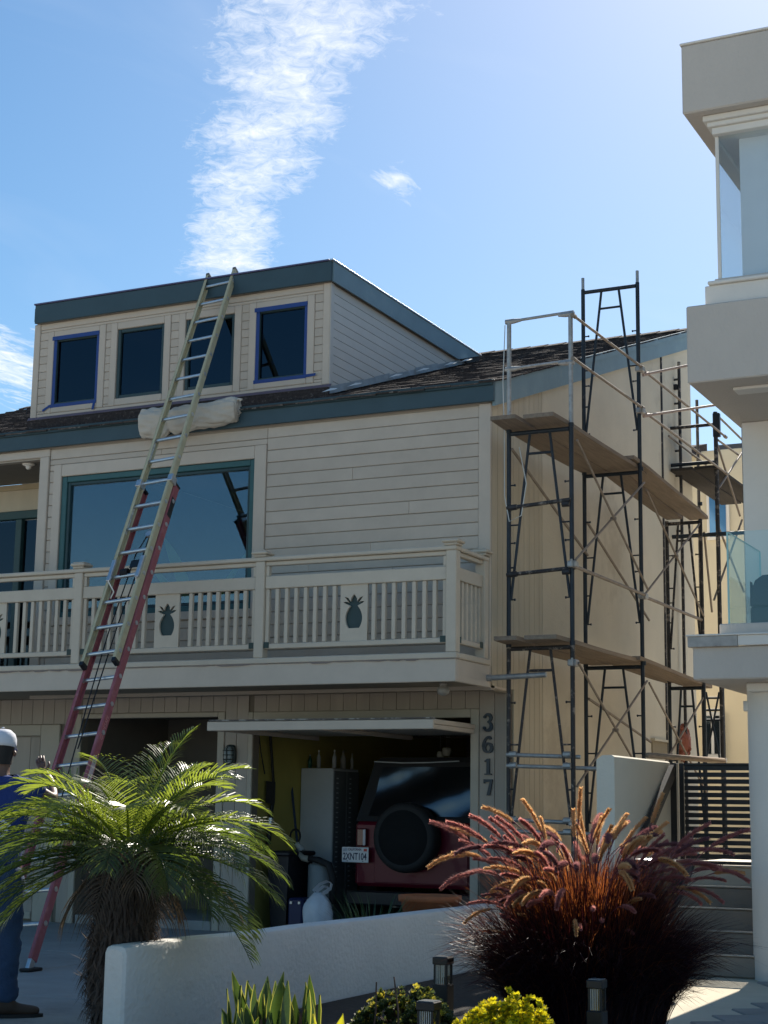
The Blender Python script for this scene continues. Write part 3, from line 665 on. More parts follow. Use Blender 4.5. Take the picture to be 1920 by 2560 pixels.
def garage_front():
    fz = gz(14.5)
    ox0, ox1, oz = -8.66, -6.24, 2.275
    # backing wall pieces at YG
    w = MB()
    w.box(ox1, XR-.014, YG+.014, YG+.12, fz, 2.56); w.box(-9.09, ox0, YG+.014, YG+.12, fz, 2.56); w.box(ox0, ox1, YG+.014, YG+.12, oz, 2.56)
    w.box(-10.82, -9.09, YG+.014, YG+.12, 2.315, 2.56); w.box(HX0, -10.82, YG+.014, YG+.12, fz, 2.56)
    wall = w.build('garage_wall', mat('ply_groove', (0.2, 0.17, 0.13), 0.9, 0.05), house)
    def ply(x0, x1, z0, z1, step=.148):
        n = max(1, round((x1-x0)/step)); s = (x1-x0)/n
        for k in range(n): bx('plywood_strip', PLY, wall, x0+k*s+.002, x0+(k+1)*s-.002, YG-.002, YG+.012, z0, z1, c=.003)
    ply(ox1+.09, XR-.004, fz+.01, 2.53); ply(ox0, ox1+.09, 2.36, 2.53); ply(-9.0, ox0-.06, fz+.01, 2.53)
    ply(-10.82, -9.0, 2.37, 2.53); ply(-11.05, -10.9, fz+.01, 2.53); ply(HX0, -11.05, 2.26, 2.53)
    T = mat('ply_trim', (0.44, 0.39, 0.31), 0.6, 0.07, 4, 0.1, 70)
    bx('jamb', T, wall, ox1+.002, ox1+.088, YG-.014, YG+.013, fz, 2.358); bx('jamb', T, wall, ox0-.058, ox0-.002, YG-.014, YG+.013, fz, 2.358)
    bx('head', T, wall, ox0-.0, ox1-.0, YG-.012, YG+.013, oz+.0, 2.358)
    bx('jamb', T, wall, -9.085, -9.002, YG-.014, YG+.013, fz, 2.365); bx('jamb', T, wall, -10.898, -10.822, YG-.014, YG+.013, fz, 2.365); bx('head', T, wall, -10.82, -9.087, YG-.012, YG+.013, 2.315, 2.365)
    bx('corner_board', T, wall, XR-.05, XR+.005, YG-.016, YG-.004, fz, 2.51)
    # side return of garage wall
    # tilt-up door, open and projecting
    dr = hp('tilt_up_door', TRIM, -8.60, -6.19, 13.56, 15.7, 2.165, 2.21, c=.004, label='beige tilt-up garage door swung open overhead')
    bx('edge_rail', TRIM, dr, -8.602, -6.188, 13.52, 13.558, 2.118, 2.205)
    bx('weather_strip', mat('peeling_strip', (0.16, 0.14, 0.13), 0.8, 0.4, 14, 0.4, 30, stain=((0.5, 0.48, 0.44), 9, 0.5, 0.8)), dr, -8.58, -6.2, 13.515, 13.60, 2.211, 2.224, c=.003)
    for x in (-8.58, -7.46, -6.235): bx('door_batten', TRIM, dr, x, x+.04, 13.56, 15.7, 2.12, 2.163)
    # closed garage door at left
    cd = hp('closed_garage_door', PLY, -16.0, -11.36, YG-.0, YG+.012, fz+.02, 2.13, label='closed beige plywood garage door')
    x = -15.99
    while x < -11.38:
        bx('door_strip', PLY, cd, x+.002, min(x+.298, -11.362), YG-.013, YG-.002, fz+.03, 2.12, c=.003); x += .3
    bx('door_frame', T, wall, -11.355, -11.10, YG-.02, YG+.013, fz, 2.255); bx('door_frame', T, wall, HX0, -11.357, YG-.018, YG+.013, 2.135, 2.255)
    bx('bottom_rail', T, cd, -15.99, -11.365, YG-.03, YG-.014, fz+.03, fz+.11)
    bx('bottom_rail', T, cd, -15.99, -11.365, YG-.03, YG-.014, fz+.24, fz+.31)
    # entry recess between the doors
    r = MB(); r.box(-10.9, -10.84, YG+.13, 16.2, fz, 2.5); r.box(-9.07, -9.02, YG+.13, 16.2, fz, 2.5); r.box(-10.9, -9.02, YG+.13, 16.2, 2.40, 2.46); r.box(-10.9, -9.02, 16.2, 16.26, fz, 2.5)
    r.build('entry_recess', mat('recess_paint', (0.16, 0.14, 0.115), 0.8, 0.1, 3), house)
    ed = hp('entry_door', mat('entry_door_dark', (0.03, 0.026, 0.03), 0.4, 0.15), -10.0, -9.2, 16.14, 16.19, fz+.02, 2.15)
    for a in ((-9.9, -9.65, 16.12, 16.138, 1.3, 2.0), (-9.55, -9.3, 16.12, 16.138, 1.3, 2.0), (-9.9, -9.3, 16.12, 16.138, .35, 1.1)): bx('door_panel', MATS['entry_door_dark'], ed, *a)
    bx('door_frame', T, ed, -10.09, -10.005, 16.11, 16.19, fz, 2.22); bx('door_frame', T, ed, -9.195, -9.11, 16.11, 16.19, fz, 2.22)
    bx('step', CONC, house, -10.80, -9.1, YG+.0, 16.1, fz-.1, fz+.10, c=.01)
    # garage interior
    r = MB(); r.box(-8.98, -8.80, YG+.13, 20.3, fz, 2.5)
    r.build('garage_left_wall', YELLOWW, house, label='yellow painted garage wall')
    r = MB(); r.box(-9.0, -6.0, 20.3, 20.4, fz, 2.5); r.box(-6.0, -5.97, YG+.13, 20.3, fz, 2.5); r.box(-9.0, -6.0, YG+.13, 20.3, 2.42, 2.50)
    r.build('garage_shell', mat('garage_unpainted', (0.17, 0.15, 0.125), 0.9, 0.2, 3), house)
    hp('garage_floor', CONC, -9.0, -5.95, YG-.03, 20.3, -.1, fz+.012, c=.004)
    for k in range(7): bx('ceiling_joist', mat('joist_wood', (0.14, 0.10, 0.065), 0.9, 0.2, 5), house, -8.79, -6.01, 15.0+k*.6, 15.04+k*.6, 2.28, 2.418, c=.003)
    # house number, heavy serif figures
    NUM = mat('number_blue_black', (0.025, 0.04, 0.055), 0.45, 0.1)
    def arcpts(cx, cy, rx, ry, a0, a1, n=14): return [(cx+rx*cos(radians(a0+(a1-a0)*k/n)), cy+ry*sin(radians(a0+(a1-a0)*k/n))) for k in range(n+1)]
    def stroke(pts, ws):
        L, R_ = [], []
        for i, p in enumerate(pts):
            q0, q1 = pts[max(i-1, 0)], pts[min(i+1, len(pts)-1)]; d = Vector((q1[0]-q0[0], q1[1]-q0[1])).normalized(); nrm = Vector((-d.y, d.x)); w = ws[i] if not isinstance(ws, float) else ws
            L.append((p[0]+nrm.x*w/2, p[1]+nrm.y*w/2)); R_.append((p[0]-nrm.x*w/2, p[1]-nrm.y*w/2))
        return [[L[i], L[i+1], R_[i+1], R_[i]] for i in range(len(pts)-1)]
    def wv(n, lo, hi, f=lambda t: sin(pi*t)): return [lo+(hi-lo)*f(k/n) for k in range(n+1)]
    G = {}
    G['3'] = stroke(arcpts(0, .25, .21, .22, 150, -90), wv(14, .07, .2)) + stroke(arcpts(-.01, -.23, .25, .25, 90, -150), wv(14, .07, .22)) + [arcpts(-.19, .32, .085, .085, 0, 330, 11), arcpts(-.21, -.33, .095, .095, 0, 330, 11)]
    G['6'] = stroke(arcpts(0.02, -.2, .24, .26, 0, 360, 24), [.1+.12*abs(cos(2*pi*k/24)) for k in range(25)]) + stroke(arcpts(.14, -.16, .40, .62, 180, 88), wv(14, .2, .08, lambda t: t)) + [arcpts(.16, .36, .085, .085, 0, 330, 11)]
    G['1'] = [[(-.09, -.42), (.10, -.42), (.10, .48), (-.02, .48), (-.09, .44)], [(-.22, -.48), (.23, -.48), (.23, -.40), (-.22, -.40)], [(-.22, .28), (-.22, .36), (-.06, .46), (-.05, .38)]]
    G['7'] = [[(-.27, .46), (.29, .46), (.29, .34), (-.27, .28)], [(-.27, .22), (-.20, .22), (-.20, .46), (-.27, .46)], [(.29, .38), (.13, .36), (-.08, -.48), (.12, -.48)]]
    for ch, (px, py) in zip('3617', ((1220, 1806), (1220, 1861), (1221, 1917), (1221, 1968))):
        c = onY(px, py, YG-.008); mb = MB()
        for i, poly in enumerate(G[ch]):
            d = .0004*(i % 7)
            mb.prism([(a*.16, b*.16) for a, b in poly], lambda p, t: (p[0], t, p[1]), -.012-d, .010)
        put('house_number', mb.mesh('house_number', NUM), house, (c.x, YG-.014, c.z))
    # low kerb and plinth so the walls meet the slab
garage_front()
# ------------------------------------------------------------------ neighbouring building
def neighbour():
    nb = thing('neighbour_building', (-2, 13, gz(13)), 'modern stucco building with round white column and glass balcony', 'building')
    def q(name, m_, *a, c=.006, label=None): return bx(name, m_, nb, *a, c=c, label=label)
    X0 = onY(1733, 1700, 12.3).x                       # outer left edge of the overhangs
    XE = 4.5
    W0 = X0+.0
    zs = {k: onY(x, y, 12.3).z for k, (x, y) in dict(sb=(1733, 1700), st=(1722, 1618), ft=(1722, 1593), gb=(1775, 1556), gt=(1771, 1322), b2b=(1728, 958), b2t=(1725, 765), rb=(1718, 284), rt=(1715, 113)).items()}
    # round column
    n = MB(); cx = -2.72; r = .50
    n.lathe([(r, .1), (r, zs['sb']+.1)], 40, Matrix.Translation((cx, 13.15, 0)))
    sm(n.build('column', NWHITE, nb, label='smooth round white column'))
    # first floor slab
    s = q('balcony_slab', NSTUC, X0, XE, 12.3, 16.5, zs['sb'], zs['st'], c=.01)
    bx('metal_flashing', NWHITE, s, X0+.36, XE, 12.27, 12.298, zs['st']-.0, zs['ft'], c=.003)
    bx('worn_flashing', mat('worn_flashing', (0.40, 0.38, 0.35), 0.6, 0.3, 9, 0.3, 30, stain=((0.12, 0.11, 0.10), 10, 0.62, 0.8)), s, X0-.03, X0+.358, 12.265, 12.299, zs['st']-.004, zs['ft'], c=.003)
    bx('drip_edge', NWHITE, s, X0-.04, XE, 12.255, 12.45, zs['ft']+.001, zs['ft']+.014, c=.003)
    bx('flashing_return', NWHITE, s, X0-.035, X0-.004, 12.3, 16.5, zs['st'], zs['ft'], c=.003)
    u = q('slab_underside_ring', NWHITE, X0+.33, XE, 12.62, 16.4, zs['sb']-.07, zs['sb']-.002, c=.01)
    bx('soffit', NWHITE, u, X0+.42, XE, 12.75, 16.4, zs['sb']-.12, zs['sb']-.072, c=.01)
    dl = MB().lathe([(.045, zs['sb']-.20), (.05, zs['sb']-.19), (.05, zs['sb']-.121)], 16, Matrix.Translation((onY(1873, 1725, 13.0).x, 13.0, 0))); dl.build('downlight', NWHITE, u, True)
    cb = q('balcony_curb', NSTUC, X0+.18, XE, 12.42, 12.60, zs['ft']+.015, zs['gb'], c=.008)
    bx('side_curb', NSTUC, cb, X0+.18, X0+.34, 12.602, 16.0, zs['ft']+.015, zs['gb']-.003, c=.008)
    gx = X0+.235
    gl = q('glass_balustrade', CLGL, gx, XE, 12.50, 12.515, zs['gb']-.03, zs['gt'], c=0, label='clear frameless glass balustrade')
    bx('side_pane', CLGL, gl, gx, gx+.014, 12.517, 13.55, zs['gb']-.03, zs['gt']-.004, c=0)
    bx('glass_edge', mat('glass_edge', (0.35, 0.6, 0.58), 0.15, 0.05), gl, gx-.003, gx+.012, 12.494, 12.5, zs['gb']-.03, zs['gt'], c=.001)
    bx('glass_edge', MATS['glass_edge'], gl, gx, gx+.014, 13.552, 13.56, zs['gb']-.03, zs['gt']-.004, c=.001)
    bx('glass_edge', MATS['glass_edge'], gl, gx, gx+.014, 12.52, 13.55, zs['gt']-.003, zs['gt']+.003, c=.001)
    # main wall behind the balcony
    wx = onY(1857, 1200, 13.75).x
    q('balcony_wall', NWHITE, wx, XE, 13.75, 20, zs['ft']+.02, zs['b2b']-.002, c=.008)
    q('ground_wall', NWHITE, -2.6, XE, 13.9, 20, .1, zs['sb']-.125)
    # projecting storey
    s2 = q('second_floor_box', NSTUC, X0, XE, 12.3, 20, zs['b2b'], zs['b2t'], c=.01)
    bx('soffit_strip', NWHITE, s2, X0+.30, XE, 12.55, 12.72, zs['b2b']-.025, zs['b2b']-.001, c=.004)
    sb = onY(1740, 720, 12.5)
    s3 = q('sill_band', NWHITE, X0+.13, XE, 12.40, 20, zs['b2t']+.002, sb.z-.03, c=.006)
    bx('sill_cap', NWHITE, s3, X0+.16, XE, 12.37, 20, sb.z-.028, sb.z, c=.006)
    bx('sill_cap', NSTUC, s3, X0+.20, XE, 12.44, 20, sb.z+.001, sb.z+.035, c=.006)
    # glazed corner
    gz0, gz1 = sb.z+.036, onY(1770, 350, 12.55).z
    gx = X0+.22
    gw = q('corner_window', NWGL, gx+.02, XE, 12.52, 12.53, gz0, gz1, c=0, label='pale blind-covered corner window')
    bx('side_pane', NWGL, gw, gx, gx+.012, 12.535, 13.5, gz0, gz1, c=0)
    bx('mullion', NWHITE, gw, gx-.01, gx+.018, 12.515, 12.533, gz0, gz1, c=.003)
    bx('mullion', NWHITE, gw, X0+.80, X0+.90, 12.50, 12.54, gz0, gz1, c=.003)
    BL = mat('roller_blind', (0.82, 0.82, 0.82), 0.8, 0.05, 3)
    bx('roller_blind', BL, gw, gx+.16, XE, 12.64, 12.645, gz0+.0, gz1, c=0)
    bx('blind_hem', BL, gw, gx+.16, XE, 12.634, 12.6395, gz0+.004, gz0+.03, c=.002)
    q('upper_room_wall', NWHITE, gx+.4, XE, 13.6, 20, gz0, gz1, c=.006)
    h = q('window_head', NWHITE, X0+.20, XE, 12.46, 20, gz1+.001, gz1+.06, c=.005)
    bx('head_step', NWHITE, h, X0+.17, XE, 12.43, 20, gz1+.061, gz1+.10, c=.005)
    bx('head_step', NWHITE, h, X0+.14, XE, 12.40, 20, gz1+.101, zs['rb']+.0, c=.005)
    rf = q('roof_slab', NSTUC, X0, XE, 12.3, 20, zs['rb']+.003, zs['rt'], c=.012)
    bx('parapet_cap', NWHITE, rf, X0-.01, XE, 12.29, 20, zs['rt']+.002, zs['rt']+.02, c=.004)
    # dark chair on the balcony
    c = onY(1905, 1500, 13.1); ch = thing('balcony_chair', (c.x+.12, 13.2, zs['ft']+.02), 'dark rounded chair back behind the glass balustrade', 'chair')
    CH = mat('chair_fabric', (0.035, 0.035, 0.045), 0.8, 0.15, 8)
    zb, zt = zs['ft']+.02, onY(1905, 1437, 13.1).z
    pr = []
    x0, x1 = c.x-.07, c.x+.42
    pr = [(x0-.015, zb+.3), (x0-.012, zb+.5), (x0, zt-.12), (x0+.03, zt-.05), (x0+.09, zt-.01), ((x0+x1)/2, zt), (x1-.09, zt-.01), (x1-.03, zt-.05), (x1, zt-.12), (x1, zb+.3)]
    MB().prism(pr, lambda p, t: (p[0], t, p[1]), 13.05, 13.13).build('backrest', CH, ch)
    bx('seat', CH, ch, x0, x1, 13.135, 13.6, zb+.30, zb+.42, c=.03)
    for a in (x0+.03, x1-.06):
        for b in (13.1, 13.52): bx('leg', BLACK, ch, a, a+.03, b, b+.03, zb, zb+.30)
    bx('skirt', CH, ch, x0-.02, x1, 13.06, 13.12, zb+.02, zb+.30, c=.02)
neighbour()

def far_buildings():
    FB = mat('far_cream', (0.68, 0.60, 0.44), 0.9, 0.06, 1)
    f = thing('rear_house', (-6, 27, .13), 'cream house beyond the scaffold with blue window strip and dark roof edge', 'house')
    a = onY(1712, 1150, 26.5); b = onY(1860, 1300, 26.5)
    bx('wall', FB, f, a.x-1.2, b.x+1.0, 26.5, 31, .1, onY(1730, 1130, 26.5).z)
    t = onY(1720, 1120, 26.45); e = onY(1850, 1240, 24.0)
    # sloping dark roof edge running back to front
    MB().prism([(26.9, t.z+.15), (26.9, t.z), (22.6, t.z-1.15), (22.6, t.z-1.0)], lambda p, s: (s, p[0], p[1]), onY(1722, 1110, 26.5).x-.2, onY(1752, 1110, 26.5).x).build('roof', SHING, f)
    w = onY(1775, 1270, 26.48); w2 = onY(1815, 1230, 26.48)
    win = bx('window', NWHITE, f, w.x-.05, w2.x+.05, 26.44, 26.49, w.z-.55, w2.z+.05)
    bx('pane', mat('far_blue_glass', (0.10, 0.28, 0.55), 0.1, 0.1, metal=0.3), win, w.x, w2.x, 26.425, 26.438, w.z-.5, w2.z, c=0)
    g = thing('grey_rear_house', (-3.2, 31, .13), 'pale grey house with louvred roof terrace behind the scaffold', 'house')
    a = onY(1745, 1140, 31); b = onY(1880, 1140, 31); GW = mat('far_grey', (0.55, 0.55, 0.56), 0.9, 0.05, 1)
    bx('wall', GW, g, a.x+.8, b.x+3, 31, 36, .1, onY(1820, 1180, 31).z)
    MB().prism([(a.x+2.4, onY(1820, 1125, 31).z), (b.x+.6, onY(1820, 1080, 31).z), (b.x+3, onY(1820, 1125, 31).z)], lambda p, s: (p[0], s, p[1]), 31.2, 34).build('gable_roof', GW, g)
    bx('roof_edge', mat('far_dark_trim', (0.06, 0.06, 0.07), 0.5), g, a.x+.4, b.x+3, 30.8, 31.2, onY(1800, 1130, 31).z, onY(1800, 1118, 31).z)
    for k in range(4): bx('louvre', MATS['far_dark_trim'], g, a.x+1.6, b.x+3, 30.9, 30.98, onY(1820, 1165+k*22, 31).z, onY(1820, 1161+k*22, 31).z, c=.002)
    # lower window seen past the gate
    h = thing('rear_cottage', (-4.5, 24, .9), 'cream wall with small white sash window past the gate', 'house')
    a = onY(1740, 1890, 23.5); b = onY(1850, 1760, 23.5)
    bx('wall', FB, h, a.x-.8, b.x+.6, 23.5, 25, .9, b.z+.6)
    w0, w1 = onY(1768, 1885, 23.45), onY(1800, 1790, 23.45)
    wf = bx('window', mat('sash_white', (0.6, 0.6, 0.6), 0.5), h, w0.x-.06, w1.x+.06, 23.42, 23.49, w0.z-.06, w1.z+.06)
    bx('pane', DORGL, wf, w0.x, w1.x, 23.405, 23.415, w0.z, w1.z, c=0)
    bx('glazing_bar', MATS['sash_white'], wf, (w0.x+w1.x)/2-.02, (w0.x+w1.x)/2+.02, 23.39, 23.403, w0.z, w1.z, c=.002)
    bx('sill', MATS['sash_white'], wf, w0.x-.1, w1.x+.1, 23.36, 23.42, w0.z-.12, w0.z-.062, c=.004)
far_buildings()

# ------------------------------------------------------------------ yard wall, gate, garden wall
def walls():
    # low garden wall running back along the drive; rounded top
    zt = .635
    p0, p1 = onZ(350, 2362, zt), onZ(285, 2370, zt)
    xr, xl = p0.x+.0, p1.x-.16
    y0 = (p0.y+p1.y)/2
    c = .035
    prof = [(xl, .0), (xl, zt-c), (xl+.3*c, zt-.3*c), (xl+c, zt), (xr-c, zt), (xr-.3*c, zt-.3*c), (xr, zt-c), (xr, .0)]
    mb = MB(); ys = [y0+.0, y0+.012, y0+.03]+[y0+.03+(13.0-y0)*k/14 for k in range(1, 15)]
    o = 0; n = len(prof); rng = random.Random(2)
    for i, y in enumerate(ys):
        ins = (.022, .006, 0)[i] if i < 3 else 0
        wob = 0 if i < 3 else rng.uniform(-.004, .004)
        for (x, z) in prof:
            sx = (1 if x < (xl+xr)/2 else -1)*ins
            mb.v.append(Vector((x+sx+wob*.5, y, (z-ins if z > .1 else z)+(wob if z > .1 else 0))))
    for i in range(len(ys)-1):
        for k in range(n): mb.f.append((i*n+k, i*n+(k+1) % n, (i+1)*n+(k+1) % n, (i+1)*n+k))
    mb.f.append(tuple(reversed(range(n)))); mb.f.append(tuple((len(ys)-1)*n+k for k in range(n)))
    w = mb.build('garden_wall', STUCW); sm(w, 0.5)
    tag(w, 'low white stucco garden wall with rounded top beside the drive', 'wall')
    # yard wall with curved top
    x0, x1, ya, yb = -4.36, -4.21, 12.70, 14.26; zt = onY(1533, 1888, 12.7).z
    mb = MB(); prof = []
    pts = [(ya, .1), (ya, zt-.05), (ya+.02, zt-.015), (ya+.06, zt), (yb, zt), (yb, .1)]
    c = .02
    mb.prism([(x0, .1), (x0, zt-.035), (x0+.05, zt), (x1-.02, zt+.002), (x1, zt-.012), (x1, .1)], lambda p, t: (p[0], t, p[1]), ya, yb)
    w = mb.build('yard_wall', mat('yard_wall_stucco', (0.72, 0.68, 0.58), 0.9, 0.05, 1.5, 0.35, 40, spec=0.15)); tag(w, 'short cream stucco wall end with eased top beside the gate', 'wall')
    # gate
    gy = 14.30
    g = thing('gate', (-3.7, gy, .96), 'black metal gate with horizontal slats at the top of the steps', 'gate')
    zt, zb = onY(1740, 1908, gy).z, onY(1740, 2160, gy).z
    px0 = onY(1676, 2000, gy).x; px1 = onY(1694, 2000, gy).x
    bx('hinge_post', BLACK, g, px0, px1, gy-.03, gy+.04, .9, zt, c=.004)
    gx0 = onY(1700, 2000, gy).x; gx1 = -3.1; ix = onY(1712, 2000, gy).x
    bx('stile', BLACK, g, gx0, ix-.002, gy-.02, gy+.02, zb, zt, c=.004); bx('stile', BLACK, g, gx1-.05, gx1, gy-.02, gy+.02, zb, zt, c=.004)
    bx('gate_top_rail', BLACK, g, ix, gx1-.052, gy-.02, gy+.02, zt-.022, zt, c=.004)
    bx('gate_bottom_rail', BLACK, g, ix, gx1-.052, gy-.02, gy+.02, zb, zb+.03, c=.004)
    n = 14; t0 = zb+.03; h = (zt-.022-t0)/n
    for k in range(n): bx('slat', BLACK, g, ix, gx1-.052, gy-.004, gy+.004, t0+k*h+.019 if k else t0+.019, t0+(k+1)*h, c=.002)
    # stair handrail, dark, slanting
    a, b = onX(1600, 2100, -4.19), onX(1674, 1925, -4.19)
    hr = MB(); 
    Pa, Pb = Vector((-4.16, a.y, a.z)), Vector((-4.16, min(b.y, 14.2), b.z))
    d = (Pb-Pa).normalized(); up = Vector((0, -d.z, d.y))*.055
    vs = []
    for xx in (-4.185, -4.14):
        for p in (Pa, Pb): vs += [(xx, p.y-up.y, p.z-up.z), (xx, p.y+up.y, p.z+up.z)]
    hr.add(vs, [(0, 1, 3, 2), (4, 6, 7, 5), (0, 4, 5, 1), (2, 3, 7, 6), (0, 2, 6, 4), (1, 5, 7, 3)])
    for p in (Pa+(Pb-Pa)*.15, Pa+(Pb-Pa)*.85): hr.box(-4.212, -4.18, p.y-.015, p.y+.015, p.z-.015, p.z+.015)
    tag(hr.build('handrail', BLACK), 'black slanting handrail fixed to the cream yard wall', 'handrail')
    # dark stone bowl on the steps' edge
    c = onY(1660, 2165, 12.2); zr = onY(1660, 2150, 12.2).z
    bw = thing('bowl_planter', (c.x, 12.2, gz(12)), 'dark tapered bowl planter with glossy rim beside the steps', 'planter')
    MB().lathe([(.16, .14), (.16, .30), (.07, .34), (.07, zr-.36), (.10, zr-.33), (.20, zr-.12), (.235, zr-.02), (.25, zr-.015), (.252, zr), (.235, zr+.004), (.21, zr-.02), (.1, zr-.1)], 28, Matrix.Translation((c.x, 12.2, 0))).build('bowl', mat('bowl_dark', (0.02, 0.024, 0.032), 0.25, 0.2, 8, spec=0.6), bw, True)
    MB().lathe([(.208, zr-.025), (.208, zr-.012)], 24, Matrix.Translation((c.x, 12.2, 0))).build('glass_beads', mat('bowl_beads', (0.2, 0.22, 0.24), 0.12, 0.5, 60, 1.0, 60), bw)
walls()

# ------------------------------------------------------------------ scaffold
def scaffold():
    sc = thing('scaffold', (-5.3, 16, .87), 'tall dark tubular scaffold of stacked frames along the cream side wall', 'scaffold')
    def tb(name, p, q, r, m_, parent=sc, n=10):
        mb = MB().tube([p, q], r, n); o = mb.build(name, m_, parent); sm(o, 0.9); return o
    def frame(xl, xr, Y, z0, z1, mt, legs=True, mr=None):
        for x, s in ((xl, 1), (xr, -1)):
            po = tb('post', (x, Y, z0), (x, Y, z1), .0215, mt if not (mr and s == -1) else mr)
            for z in (z0+.42, z0+1.5, z0+.95):
                mb = MB().tube([(x+s*.02, Y, z), (x+s*.06, Y, z)], .007, 6).tube([(x+s*.055, Y, z), (x+s*.066, Y, z)], .012, 8); mb.build('locking_pin', mt, po)
        tb('header_bar', (xl+.02, Y, z1-.035), (xr-.02, Y, z1-.035), .021, mt)
        w = xr-xl; a, b = xl+w*.34, xr-w*.34
        for (t, f) in ((a, xl), (b, xr)):
            s = 1 if f == xl else -1
            tb('inner_leg', (t, Y, z1-.05), (f+s*.022, Y, z0+.42), .0135, mt)
            for z in (z0+.72, z0+1.12):
                k = (z-(z0+.42))/(z1-.05-z0-.42); tb('rung', (f+s*.02, Y, z), (f+s*.022+(t-f-s*.022)*k, Y, z), .008, mt)
        k = (z1-.24-(z0+.42))/(z1-.05-z0-.42)
        tb('short_bar', (xl+.022+(a-xl-.022)*k, Y, z1-.24), (xr-.022+(b-xr+.022)*k, Y, z1-.24), .0125, mt)
    XL_, XR_ = -5.63, -5.01
    Y1, Y2, Y3 = 13.96, 16.09, 18.22
    Z = (.87, 2.90, 4.93, 6.96)
    frame(XL_, XR_, Y1, Z[0], Z[1], SCAFR); frame(XL_, XR_, Y1, Z[1], Z[2], SCAF)
    frame(XL_, XR_-.01, Y2, Z[0], Z[1], SCAF); frame(XL_, XR_-.01, Y2, Z[1], Z[2], SCAF); frame(XL_, XR_-.01, Y2, Z[2], Z[3], SCAF)
    frame(-5.37, -4.97, Y3, Z[0], Z[1]-.06, SCAF); frame(-5.37, -4.97, Y3, Z[1]-.06, Z[2]-.18, SCAFR)
    for x in (XL_, XR_-.01): tb('coupling_pin', (x, Y2, Z[3]), (x, Y2, Z[3]+.13), .017, GALV)
    for x, y in ((XL_, Y1), (XR_, Y1), (XL_, Y2), (XR_, Y2), (-5.37, Y3), (-4.97, Y3)):
        for z in Z[1:3]: tb('coupling_collar', (x, y, z-.02), (x, y, z+.02), .026, SCAF)
    # guard rail bay on top of the first frame, galvanised
    for x in (XL_, XR_): tb('guard_post', (x, Y1, Z[2]), (x, Y1, 5.99), .022, GALV)
    for z in (6.0, 5.53):
        o = tb('guard_bar', (XL_-.03, Y1, z+.0), (XR_+.03, Y1, z+.02), .014, GALV)
        for x in (XL_, XR_):
            d = 1 if x == XL_ else -1
            MB().tube([(x-d*.035, Y1, z), (x+d*.05, Y1, z), (x+d*.12, Y1, z+.003)], [.026, .026, .016], 8).build('guard_clamp', GALV, o)
    def rail(p, q, m_=BRACE, r=.0135, name='guard_rail'):
        o = tb(name, p, q, r, m_)
        for e, f in ((p, q), (q, p)):
            e, f = Vector(e), Vector(f); d = (f-e).normalized()
            MB().tube([e-d*.03, e+d*.05], .021, 7).build('rail_end', m_, o)
        return o
    xo = XR_+.03
    rail((xo, Y1, 5.98), (xo, Y2, 6.02)); rail((xo, Y1, 5.56), (xo, Y2, 5.58))
    rail((xo, Y2, 6.0), (xo+.02, Y3+1.2, 5.98)); rail((xo, Y2, 5.55), (xo+.02, Y3+1.2, 5.52))
    a = Vector((xo, Y2+.1, 5.97)); rail(a, Vector((-4.2, Y2+1.15, 6.38)), BRACEP)
    a = Vector((xo, Y2+.1, 5.52)); rail(a, Vector((-4.2, Y2+1.15, 5.85)), BRACEP)
    # ledgers and cross braces
    rail((xo, Y1, 3.60), (xo, Y2, 3.60), BRACE, .017, 'ledger'); rail((xo, Y2, 3.58), (xo, Y3, 3.58), BRACE, .017, 'ledger')
    for (ya, yb, lo, hi) in ((Y1, Y2, 3.66, 4.78), (Y2, Y3, 3.62, 4.70), (Y1, Y2, 1.62, 2.72), (Y2, Y3, 1.62, 2.70)):
        tb('cross_brace', (xo+.004, ya, lo), (xo+.004, yb, hi), .0115, BRACE); tb('cross_brace', (xo+.026, ya, hi), (xo+.026, yb, lo), .0115, BRACE)
        MB().tube([(xo-.01, (ya+yb)/2, (lo+hi)/2), (xo+.045, (ya+yb)/2, (lo+hi)/2)], .018, 8).build('brace_pivot', BRACE, sc)
    xi = XL_+.03
    for (ya, yb, lo, hi) in ((Y1, Y2, 4.75, 4.05), (Y2, Y3, 4.4, 3.6), (Y2, Y3, 2.55, 2.2)): tb('inner_brace', (xi, ya, lo), (xi, yb, hi), .014, BRACE)
    # ties across the front frame
    for z, m_, e in ((4.18, SCAFR, 0), (3.55, SCAFR, .03), (1.90, GALV, .06), (1.80, GALV, .28), (1.32, GALV, .05), (1.22, GALV, .24)):
        o = tb('transom', (XL_-.01, Y1-.03, z), (XR_+e, Y1-.03+e, z-.02+.06*(z > 3)), .019, m_)
        MB().tube([(XL_+.02, Y1-.03, z), (XL_+.09, Y1-.03, z+.005)], .028, 7).build('clamp', m_, o); MB().tube([(XR_-.08, Y1-.03, z), (XR_-.01, Y1-.03, z)], .028, 7).build('clamp', m_, o)
    o = tb('putlog', (onY(1222, 1684, 13.93).x, 13.93, 2.60), (-5.26, 13.95, 2.62), .026, GALV); tb('putlog_end', (onY(1222, 1684, 13.93).x-.03, 13.93, 2.60), (onY(1222, 1684, 13.93).x+.03, 13.93, 2.60), .032, GALV, o)
    # couplers on the outer posts
    for x, y, z in ((XR_, Y1, 3.62), (XR_, Y2, 3.59), (XR_, Y2, 6.0), (XR_, Y2, 5.55), (XR_, Y1, 1.3), (XR_, Y1, 2.72)):
        MB().box(x-.035, x+.05, y-.05, y+.05, z-.03, z+.03, .01).tube([(x+.02, y-.07, z-.03), (x+.02, y-.07, z+.04)], .012, 6).build('coupler', GALV, sc)
